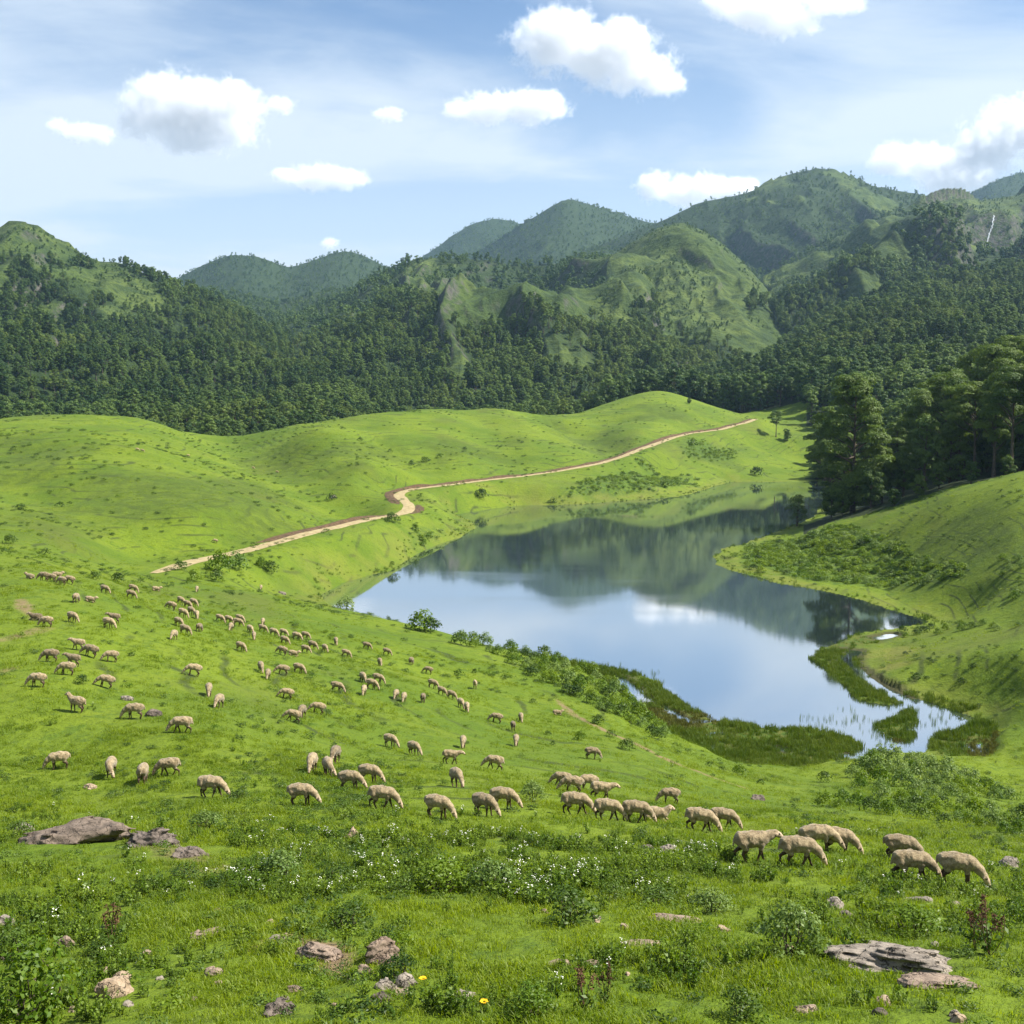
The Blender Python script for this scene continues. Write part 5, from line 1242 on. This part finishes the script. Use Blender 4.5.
# ------------------------------------------------------------------ sheep: one continuous skin each, several poses
def seg_sd(X, Y, Z, a, b, ra, rb):
    a = np.array(a, float); b = np.array(b, float); ab = b - a
    t = np.clip(((X - a[0]) * ab[0] + (Y - a[1]) * ab[1] + (Z - a[2]) * ab[2]) / (ab @ ab + 1e-9), 0, 1)
    return np.sqrt((X - a[0] - t * ab[0]) ** 2 + (Y - a[1] - t * ab[1]) ** 2 + (Z - a[2] - t * ab[2]) ** 2) - (ra + (rb - ra) * t)
def smin(a, b, k):
    h = np.clip(.5 + .5 * (b - a) / k, 0, 1); return b + (a - b) * h - k * h * (1 - h)
def sheep_mesh(name, pose, stride, seed):
    dz = -.30 if pose == 'lie' else 0.0
    if pose == 'graze': neck = [(.34, 0, .60), (.50, 0, .46), (.61, 0, .33)]; head = [(.61, 0, .33), (.73, 0, .10)]
    elif pose == 'turn': neck = [(.34, 0, .60), (.48, .06, .45), (.56, .15, .32)]; head = [(.56, .15, .32), (.63, .25, .10)]
    elif pose == 'level': neck = [(.33, 0, .63), (.47, 0, .70), (.60, 0, .74)]; head = [(.60, 0, .75), (.79, 0, .64)]
    elif pose == 'lie': neck = [(.30, 0, .34), (.40, .02, .45), (.47, .04, .54)]; head = [(.47, .04, .55), (.64, .08, .47)]
    else: neck = [(.33, 0, .64), (.44, 0, .77), (.51, 0, .88)]; head = [(.51, 0, .90), (.68, .02, .81)]
    hd = np.array(head[1]) - np.array(head[0]); hl = np.linalg.norm(hd); hd /= hl; sd_ = np.cross(hd, (0, 0, 1)); sd_ /= np.linalg.norm(sd_)
    legs = []
    if pose != 'lie':
        for x0, fr in ((.23, True), (-.25, False)):
            for s in (-1, 1):
                st = stride * s * (1 if fr else -1); y = .10 * s
                if fr: legs.append([((x0, y, .50), (x0 + st * .35 + .01, y, .27), .085, .040), ((x0 + st * .35 + .01, y, .27), (x0 + st, y * .95, .055), .038, .026), ((x0 + st, y * .95, .05), (x0 + st + .03, y * .95, .012), .029, .029)])
                else: legs.append([((x0, y, .52), (x0 + .04 + st * .3, y, .36), .125, .075), ((x0 + .04 + st * .3, y, .36), (x0 - .075 + st * .7, y, .235), .070, .038), ((x0 - .075 + st * .7, y, .235), (x0 - .035 + st, y, .055), .036, .026), ((x0 - .035 + st, y, .05), (x0 + st, y, .012), .029, .029)])
    else:
        legs = [[((.26, .12, .14), (.44, .13, .06), .06, .035)], [((.26, -.12, .14), (.40, -.15, .05), .06, .035)], [((-.26, .15, .16), (-.06, .20, .05), .11, .04)], [((-.26, -.15, .16), (-.08, -.20, .05), .11, .04)]]
    def torso(X, Y, Z):
        d = seg_sd(X, Y * 1.04, Z, (-.28, 0, .605 + dz), (-.05, 0, .60 + dz), .185, .205)
        d = smin(d, seg_sd(X, Y * 1.04, Z, (-.05, 0, .60 + dz), (.22, 0, .605 + dz), .208, .190), .06)
        d = smin(d, seg_sd(X, Y, Z, (-.10, 0, .57 + dz), (.14, 0, .57 + dz), .178, .172), .06)
        d = smin(d, seg_sd(X, Y, Z, (-.445, 0, .64 + dz), (-.485, 0, .44 + dz * .8), .040, .024), .05)
        return d
    def fn(X, Y, Z):
        d = torso(X, Y, Z); w = .020 * vnoise(X * 11 + seed, Y * 11, Z * 11, seed) + .009 * vnoise(X * 26, Y * 26, Z * 26, seed + 3)
        d = d + w
        for i in range(2): d = smin(d, seg_sd(X, Y, Z, neck[i], neck[i + 1], (.150, .112)[i], (.112, .083)[i]), .07)
        h0 = np.array(head[0]); h1 = np.array(head[1])
        hh = smin(seg_sd(X, Y, Z, h0, h0 + hd * hl * .5, .082, .070), seg_sd(X, Y, Z, h0 + hd * hl * .5, h1, .062, .042), .04)
        for s in (-1, 1):
            e0 = h0 + hd * .015 + sd_ * s * .06; hh = smin(hh, seg_sd(X, Y, Z, e0, e0 + sd_ * s * .085 - np.array([0, 0, .03]) - hd * .02, .024, .015), .02)
        d = smin(d, hh, .035)
        for L in legs:
            dd = None
            for a, b, ra, rb in L: q = seg_sd(X, Y, Z, a, b, ra, rb); dd = q if dd is None else smin(dd, q, .02)
            d = smin(d, dd, .035)
        return d
    V, F = surface_nets(fn, (-.68, -.36, -.03), (.92, .36, 1.08), .023)
    c = V[F].mean(1)
    hdist = seg_sd(c[:, 0], c[:, 1], c[:, 2], head[0], head[1], .075, .045)
    mi = np.zeros(len(F), int)
    if pose != 'lie': mi[(c[:, 2] < .345) & (c[:, 0] < .40)] = 1
    else: mi[c[:, 2] < .07] = 1
    eard = np.abs((c - np.array(head[0])) @ sd_)
    ah = (c - np.array(head[0])) @ hd
    mi[(hdist < .03) & ((ah > .03) | (eard > .08))] = 2
    mi[(hdist < .03) & (ah > hl * .98)] = 1
    for s in (-1, 1):                                     # eyes
        e = np.array(head[0]) + hd * .075 + sd_ * s * .062 + np.cross(sd_, hd) * .03
        mi[np.linalg.norm(c - e, axis=1) < .026] = 3
    return mesh_from(name, V, F, [M_fleece, M_leg, M_face, M_eye], True, mi)
def fleece_material():
    m, t, b, out = new_mat('fleece'); oi = t.new('ShaderNodeObjectInfo'); tc = t.new('ShaderNodeTexCoord')
    n = t.noise(tc.outputs['Object'], 9, 5, .65); n2 = t.noise(tc.outputs['Object'], 2.6, 3, .5)
    c = t.mix(t.ss(n, .35, .68), (.20, .145, .075), (.43, .33, .19))
    c = t.mix(t.math('MULTIPLY', t.ss(n2, .45, .7), .45), c, (.27, .19, .10))
    mx_ = t.new('ShaderNodeMix', data_type='RGBA', blend_type='MULTIPLY'); mx_.inputs[0].default_value = 1
    t.l.new(c, mx_.inputs[6]); t.l.new(oi.outputs['Color'], mx_.inputs[7]); t.l.new(mx_.outputs[2], b.inputs['Base Color'])
    b.inputs['Roughness'].default_value = .95; b.inputs['Sheen Weight'].default_value = .25
    bp = t.new('ShaderNodeBump'); bp.inputs['Strength'].default_value = .9; bp.inputs['Distance'].default_value = .05
    t.l.new(t.noise(tc.outputs['Object'], 30, 4, .7), bp.inputs['Height']); t.l.new(bp.outputs[0], b.inputs['Normal'])
    return m
M_fleece = fleece_material(); M_leg = plain_material('sheep_leg', (.075, .048, .030)); M_face = plain_material('sheep_face', (.40, .30, .20)); M_eye = plain_material('sheep_eye', (.02, .015, .01), .3)
SH = {'g': sheep_mesh('sheep', 'graze', 0.03, 1), 'w': sheep_mesh('sheep', 'graze', .13, 2), 't': sheep_mesh('sheep', 'turn', .07, 3), 's': sheep_mesh('sheep', 'stand', .04, 4), 'v': sheep_mesh('sheep', 'level', .11, 5), 'l': sheep_mesh('sheep', 'lie', 0, 6)}
# pixel of the feet, heading (0 = facing right, 180 left, 90 away, -90 towards the camera), pose, shade, what singles it out
SHEEP = [
 (30,579,165,'l',.9,'first sheep of the row at the far top of the slope, nearest the border'), (44,581,170,'g',.7,'darker second sheep of the row at the far top of the slope'), (52,582,165,'g',.85,'middle sheep of the row at the far top of the slope'), (57,577,20,'l',.95,'half hidden sheep behind the middle of the top row'), (62,585,160,'g',.9,'fourth sheep of the row at the far top, head down'), (69,584,175,'g',.95,'last sheep of the row at the far top of the slope'),
 (104,593,-20,'g',.85,'single sheep below the dark tall bush above the slope'), (132,592,-10,'g',.9,'rear sheep of the pair far up by the bushes'), (130,598,-10,'g',.85,'front sheep of the pair far up by the bushes'), (76,603,95,'g',.8,'sheep seen from behind beside the lying one, high on the slope'), (90,602,0,'l',1.,'lying pale sheep high on the slope beside one seen from behind'),
 (36,620,185,'l',.42,'very dark brown sheep lying high on the slope'), (47,627,175,'g',.95,'pale sheep grazing in front of the very dark lying one'), (72,622,-25,'g',.9,'sheep grazing alone between the dark lying one and the standing pair'), (114,623,180,'v',.7,'dark sheep standing behind a smaller one, high on the slope'), (108,628,-15,'g',1.,'smaller pale sheep in front of the dark standing one'),
 (51,662,185,'g',.72,'biggest dark-backed sheep of the cluster, grazing at its left'), (78,650,185,'v',.95,'rear pale sheep of the cluster with head up'), (90,657,175,'g',.75,'dark-backed sheep at the right of the cluster'), (73,666,180,'v',.7,'brownish sheep in the middle of the cluster'), (67,675,195,'g',.95,'front pale sheep of the cluster, grazing'), (111,662,200,'g',1.,'pale sheep grazing just right of the cluster'), (38,687,185,'g',1.,'sheep grazing below the cluster, nearest the border'), (105,688,195,'g',.85,'sheep with dark head grazing below the cluster on its right'), (77,712,172,'s',.9,'sheep standing head up below the cluster'), (135,719,190,'g',1.,'sheep grazing beside a small rock on the middle slope'),
 (156,591,0,'l',1.05,'white sheep lying among the bushes at the slope top'), (197,592,-80,'g',.9,'tiny sheep facing the camera in the bush line at the slope top'), (261,590,-90,'g',.95,'tiny sheep by the bushes near the lake end'),
 (171,610,160,'g',.9,'leftmost sheep of the dense knot above the slope middle'), (180,604,-30,'g',.85,'upper left sheep of the dense knot'), (182,617,-25,'g',.95,'lowest left sheep of the dense knot'), (187,608,-30,'g',.9,'inner sheep of the dense knot, upper side'), (193,606,-25,'g',1.,'uppermost right sheep of the dense knot'), (191,615,-35,'g',.85,'inner sheep of the dense knot, lower side'), (197,619,-70,'g',1.,'rightmost sheep of the dense knot, facing the camera'),
 (178,626,-30,'g',.85,'rear sheep of the three below the dense knot'), (184,634,-15,'g',.85,'middle sheep of the three below the dense knot'), (174,640,-100,'g',1.05,'pale sheep facing the camera below the dense knot'), (199,632,80,'g',.6,'dark sheep seen from behind right of the three below the knot'),
 (219,622,-20,'g',.95,'first sheep of the long straggling line'), (228,623,-25,'g',1.,'second sheep of the long straggling line'), (239,622,-20,'g',.9,'upper sheep in the third pair of the long line'), (237,626,-15,'g',.8,'lower sheep in the third pair of the long line'), (231,631,-85,'g',.8,'small sheep facing the camera under the line start'),
 (250,633,-50,'g',1.,'sheep of the long line just before its first gap'), (254,640,-75,'g',.9,'sheep facing the camera below the first gap of the line'), (262,632,-15,'g',1.,'sheep right after the first gap of the long line'), (263,625,-90,'g',.95,'sheep standing behind the long line, tiny'), (273,636,-20,'g',.9,'left sheep of the dense middle part of the line'), (283,636,-20,'g',.95,'upper sheep of the dense middle part of the line'), (284,644,-25,'g',.85,'lower sheep of the dense middle part of the line'), (296,640,-20,'g',1.,'sheep following the dense middle part of the line'), (305,639,-25,'g',.85,'rear one of three sheep near the line end'), (312,649,-25,'g',.9,'right one of three sheep near the line end'), (305,653,-20,'g',.9,'front one of three sheep near the line end'), (325,652,-60,'g',.95,'last sheep of the long line, facing downhill'), (282,655,160,'g',.85,'left sheep of the pair under the long line'), (293,656,-10,'l',.95,'right sheep of the pair under the long line, resting'),
 (240,651,-30,'g',.95,'lone sheep grazing under the start of the long line'), (193,676,200,'g',1.,'pale sheep grazing alone in the slope middle'), (261,672,-70,'g',.95,'rear sheep of the pair beside two grazers, slope middle'), (268,679,-85,'g',.7,'front dark-headed sheep of the pair beside two grazers'), (282,675,190,'g',.9,'left-facing sheep of two grazing back to back'), (298,673,-15,'g',.95,'right-facing sheep of two grazing back to back'), (209,696,-80,'g',1.,'upper of two sheep facing the camera, slope middle'), (219,708,-95,'g',.85,'lower of two sheep facing the camera, slope middle'), (286,699,185,'g',.95,'sheep grazing to the left above the trio'),
 (336,645,-80,'g',.8,'upper sheep beyond the end of the long line'), (345,657,-10,'g',.9,'lower sheep beyond the end of the long line'), (366,649,-10,'g',.8,'first of the lone sheep spread under the crest'), (386,655,-15,'g',.85,'second of the lone sheep spread under the crest'), (380,666,-75,'g',.8,'third of the lone sheep under the crest, facing the camera'), (411,665,80,'g',.55,'dark sheep seen from behind under the crest'), (428,674,175,'g',.85,'sheep grazing below the leafy bush near the crest'),
 (336,692,-10,'g',.95,'sheep grazing right, between the long line and the quartet'), (363,682,-70,'g',.9,'rear left sheep of the quartet in the slope middle'), (371,689,-20,'g',.9,'middle sheep of the quartet in the slope middle'), (377,683,-15,'g',.9,'rear right sheep of the quartet in the slope middle'), (364,695,-95,'g',1.,'front sheep of the quartet, facing the camera'), (396,699,-100,'g',1.05,'left one of two white-fronted sheep right of the quartet'), (404,702,-95,'g',1.,'right one of two white-fronted sheep right of the quartet'), (423,703,85,'g',.65,'dark sheep seen from behind, slope middle right'), (432,688,-30,'g',.8,'first sheep of the short line walking downhill'), (441,695,-30,'g',.95,'second sheep of the short line walking downhill'), (451,699,-35,'g',.95,'third sheep of the short line walking downhill'), (475,689,-90,'s',1.1,'white-fronted sheep standing alone below the crest'), (461,708,-70,'g',1.,'upper sheep of the pale close pair below the short line'), (467,712,-80,'g',1.05,'lower sheep of the pale close pair below the short line'), (496,723,170,'g',.9,'lone sheep left of three standing in a column'), (521,722,-80,'g',.9,'top sheep of three standing in a column'), (513,731,95,'g',.5,'dark middle sheep of three standing in a column'), (516,746,-90,'g',.85,'bottom sheep of three standing in a column'),
 (292,722,185,'w',.9,'front sheep of the trio grazing on the middle slope'), (302,718,-100,'g',.65,'dark middle sheep of the trio on the middle slope'), (317,714,190,'g',.95,'rear sheep of the trio on the middle slope'), (390,747,-30,'g',.95,'sheep grazing downhill, upper one of two alike'), (414,755,-45,'g',.85,'sheep grazing downhill, lower one of two alike'), (450,764,0,'v',1.,'sheep standing with its head raised to the right'), (463,748,-90,'g',.95,'sheep facing the camera behind the one with raised head'), (494,770,180,'w',.95,'sheep grazing left, alone right of the one with raised head'), (457,787,-65,'g',.85,'sheep facing downhill below the one with raised head'), (312,772,-95,'g',1.05,'palest sheep facing the camera, left of three close together'), (328,776,-75,'t',1.,'middle sheep of three close together facing downhill'), (335,763,-95,'g',.65,'dark rear sheep of three close together'),
 (301,806,-8,'g',1.,'sheep grazing right, alone below the three close together'), (350,790,-15,'g',.9,'left rear sheep of the group of three in the lower row'), (369,783,-18,'g',1.,'right rear sheep of the group of three in the lower row'), (381,809,-5,'w',.95,'front dark-legged sheep of the group of three in the lower row'), (437,818,-22,'g',1.,'sheep grazing alone in the lower row, head at its right'), (484,816,-35,'g',.9,'front sheep of the overlapping pair in the lower row'), (503,809,-20,'g',.9,'rear sheep of the overlapping pair in the lower row'),
 (60,769,190,'g',1.,'sheep grazing left at the lower left of the flock'), (111,776,-85,'t',1.05,'white-headed sheep facing the camera at the lower left'), (143,784,95,'g',1.,'pale sheep seen from behind at the lower left'), (170,776,185,'w',.95,'sheep grazing left between one seen from behind and a walking one'), (211,798,-18,'w',1.,'sheep grazing right above the weeds, lower left of the flock'), (182,733,185,'w',1.,'sheep grazing left in front of a dark stone on the slope'),
 (557,715,-5,'l',.8,'single sheep beside the worn track on the slope'), (591,759,10,'g',.6,'tiny dark sheep under the worn track'), (562,787,180,'w',.8,'brown sheep grazing left at the rear of the right group'), (587,791,200,'g',.9,'rear sheep of the right group, rounded back'), (572,793,180,'g',.95,'half hidden sheep of the right group'), (600,800,5,'v',1.05,'sheep of the right group with its head raised to the right'), (575,815,-12,'w',1.,'left front sheep of the right group'), (607,821,-15,'w',1.05,'largest front sheep of the right group'), (635,823,-10,'w',.8,'brown sheep at the right front of the group'), (655,821,-10,'l',.95,'small resting sheep at the right end of the group'), (670,804,170,'g',.8,'sheep grazing alone behind the right group'),
 (699,832,-10,'w',1.,'front sheep of the pair right of the group'), (722,829,-14,'w',.85,'rear darker sheep of the pair right of the group'), (751,862,3,'v',.95,'sheep walking right with head up, touching the next one'), (797,867,-8,'w',1.02,'big sheep grazing in stride, nearest of the four at lower right'), (818,853,-12,'g',1.1,'white sheep half hidden behind the big striding one'), (837,854,-18,'g',.95,'sheep grazing downhill behind the big striding one'), (899,862,-18,'g',.9,'rear sheep of the last three at the right'), (911,882,-14,'w',.95,'front left sheep of the last three at the right'), (957,885,-20,'g',1.,'rightmost sheep of the flock, head at the ground'),
 (137,451,0,'g',1.15,'tiny white sheep on the left hilltop, left of two'), (142,452,0,'g',.9,'tiny sheep on the left hilltop, right of two'), (188,457,180,'g',1.15,'tiny white sheep on the ridge between the grassy hills'), (253,469,0,'g',1.15,'tiny white sheep below the dip, left one'), (277,473,0,'g',1.1,'tiny white sheep below the dip, right one'), (215,543,180,'g',1.1,'tiny white sheep just above the dirt road')]
g7 = np.random.default_rng(70)
for u, v, hd_, ps, sh, lb in SHEEP:
    p = ground_hit(u, v); o = obj('sheep', SH[ps]); sc = g7.uniform(.90, 1.0)
    a = math.radians(hd_ + g7.normal() * 4); f = np.array([math.cos(a), math.sin(a)])
    pit = math.atan2(float(H_at(p[0] + f[0] * .3, p[1] + f[1] * .3) - H_at(p[0] - f[0] * .3, p[1] - f[1] * .3)), .6) * .8
    o.location = (p[0], p[1], p[2] + .012); o.scale = (sc,) * 3; o.rotation_euler = (0, -pit, a)
    w = sh * g7.uniform(.84, 1.08); o.color = (w, w * (.97 + .03 * min(1, sh)), w * (.93 + .07 * min(1, sh)), 1)
    tag(o, lb, 'sheep', 'flock of sheep on the pasture')
# ------------------------------------------------------------------ air between the hills
def haze_box():
    V = np.array([(x, y, z) for z in (-60, 1250) for y in (-80, 7300) for x in (-6200, 6200)], float)
    F = np.array([(0, 2, 3, 1), (4, 5, 7, 6), (0, 1, 5, 4), (1, 3, 7, 5), (3, 2, 6, 7), (2, 0, 4, 6)])
    m = bpy.data.materials.new('haze'); m.use_nodes = True; t = NT(m.node_tree); t.n.clear()
    out = t.new('ShaderNodeOutputMaterial'); pv = t.new('ShaderNodeVolumePrincipled')
    pv.inputs['Color'].default_value = (.48, .74, 1.0, 1); pv.inputs['Density'].default_value = .000041; pv.inputs['Anisotropy'].default_value = .25
    t.l.new(pv.outputs[0], out.inputs['Volume'])
    o = obj('haze', mesh_from('haze', V, F, [m], False)); tag(o, 'thin bluish haze over the valley', kind='stuff')
haze_box()
# ------------------------------------------------------------------ cumulus clouds beyond the mountains: real volumes of droplets
def cloud_material(E, s0):
    """droplets thin out towards each billow's edge, torn by noise; E: billows (centre, radii)"""
    m = bpy.data.materials.new('cloud'); m.use_nodes = True; t = NT(m.node_tree); t.n.clear()
    out = t.new('ShaderNodeOutputMaterial'); vs = t.new('ShaderNodeVolumePrincipled')
    vs.inputs['Color'].default_value = (.945, .945, .95, 1); vs.inputs['Anisotropy'].default_value = .1
    tc = t.new('ShaderNodeTexCoord'); p = tc.outputs['Object']
    n1 = t.noise(p, 1 / (210 * s0), 8, .72, .25)
    n2 = t.noise(p, 1 / (70 * s0), 6, .65, .3)
    n1 = t.math('ADD', t.math('MULTIPLY', n1, .74), t.math('MULTIPLY', n2, .26))
    f = None
    for e in E:
        q = t.vmath('LENGTH', t.vmath('MULTIPLY', t.vmath('SUBTRACT', p, tuple(e[:3])), (1 / e[3], 1 / e[4], 1 / e[5])))
        f = q if f is None else t.math('SMOOTH_MIN', f, q, .25)
    f = t.math('ADD', t.math('SUBTRACT', 1.0, f), t.math('MULTIPLY', t.math('SUBTRACT', n1, .53), 2.9))
    t.l.new(t.math('MULTIPLY', t.ss(f, .0, .75), .018), vs.inputs['Density'])
    t.l.new(vs.outputs[0], out.inputs['Volume'])
    return m
def cloud(blobs, Y, label, seed, h_px=2.2):
    """blobs: pixel u, v, half width, half height"""
    px = Y / FPX; c0 = P(np.mean([b[0] for b in blobs]), np.mean([b[1] for b in blobs]), Y)
    E = []; g = np.random.default_rng(seed); big = max(b[2] for b in blobs); ns = np.clip(big / 40, .35, 1.0)
    for u, v, rw, rh in blobs:
        c = P(u, v, Y) - c0; E.append((c[0], g.normal() * rw * px * .12, c[2], rw * px * 1.25, rw * px * .85, rh * px * 1.28))
    B = np.array(E); lo = (B[:, :3] - B[:, 3:] * 1.42).min(0) - 5 * px; hi = (B[:, :3] + B[:, 3:] * 1.42).max(0) + 5 * px
    def fn(X, Yy, Z):
        d = None
        for b in B:
            q = (np.sqrt(((X - b[0]) / b[3]) ** 2 + ((Yy - b[1]) / b[4]) ** 2 + ((Z - b[2]) / b[5]) ** 2) - 1.38) * min(b[3], b[5])
            d = q if d is None else smin(d, q, 4 * px)
        return d
    h_px = max(1.5, big / 12)
    V, F = surface_nets(fn, lo, hi, h_px * px)
    o = obj('cloud', mesh_from('cloud', V, F, [cloud_material(E, ns)], True)); o.location = c0; tag(o, label, 'cloud', 'fair weather clouds'); return o
cloud([(185,108,52,30),(160,95,30,20),(215,120,40,28),(235,95,24,16),(150,120,34,16),(190,138,40,12)], 10000, 'big white cloud with a grey underside over the left mountain', 1)
cloud([(80,132,20,9),(102,136,13,9),(60,126,12,7)], 10400, 'small cloud puff trailing left of the big one', 2)
cloud([(278,104,15,9),(260,110,12,7)], 10600, 'little wisp of cloud right of the big one', 3)
cloud([(560,42,44,28),(600,52,48,26),(640,70,38,20),(545,25,24,16),(625,35,22,16),(660,84,22,12)], 10000, 'broad white cloud at the top middle of the sky', 4)
cloud([(490,108,34,13),(535,108,32,15),(460,112,18,8)], 10800, 'flat small cloud just below the broad middle one', 5)
cloud([(760,6,40,18),(790,18,30,14),(830,8,28,9),(725,2,22,9)], 9600, 'white cloud cut by the top border', 6)
cloud([(985,150,34,26),(1010,128,34,24),(940,165,34,18),(895,162,26,16),(960,180,40,14),(1045,130,40,30)], 11500, 'bright cloud bank rising behind the right mountains', 7)
cloud([(690,192,38,14),(655,188,20,14),(735,190,24,10)], 12500, 'low cloud behind the saddle left of the dome mountain', 8)
cloud([(390,115,14,7),(380,113,9,5)], 10800, 'tiny lone cloud in the blue left of the middle', 9)
cloud([(318,178,30,11),(345,180,22,9),(290,176,18,7)], 12000, 'faint low cloud under the right side of the big one', 10)
cloud([(329,243,9,6)], 13000, 'tiny cloud just above the pair of far hills', 11)
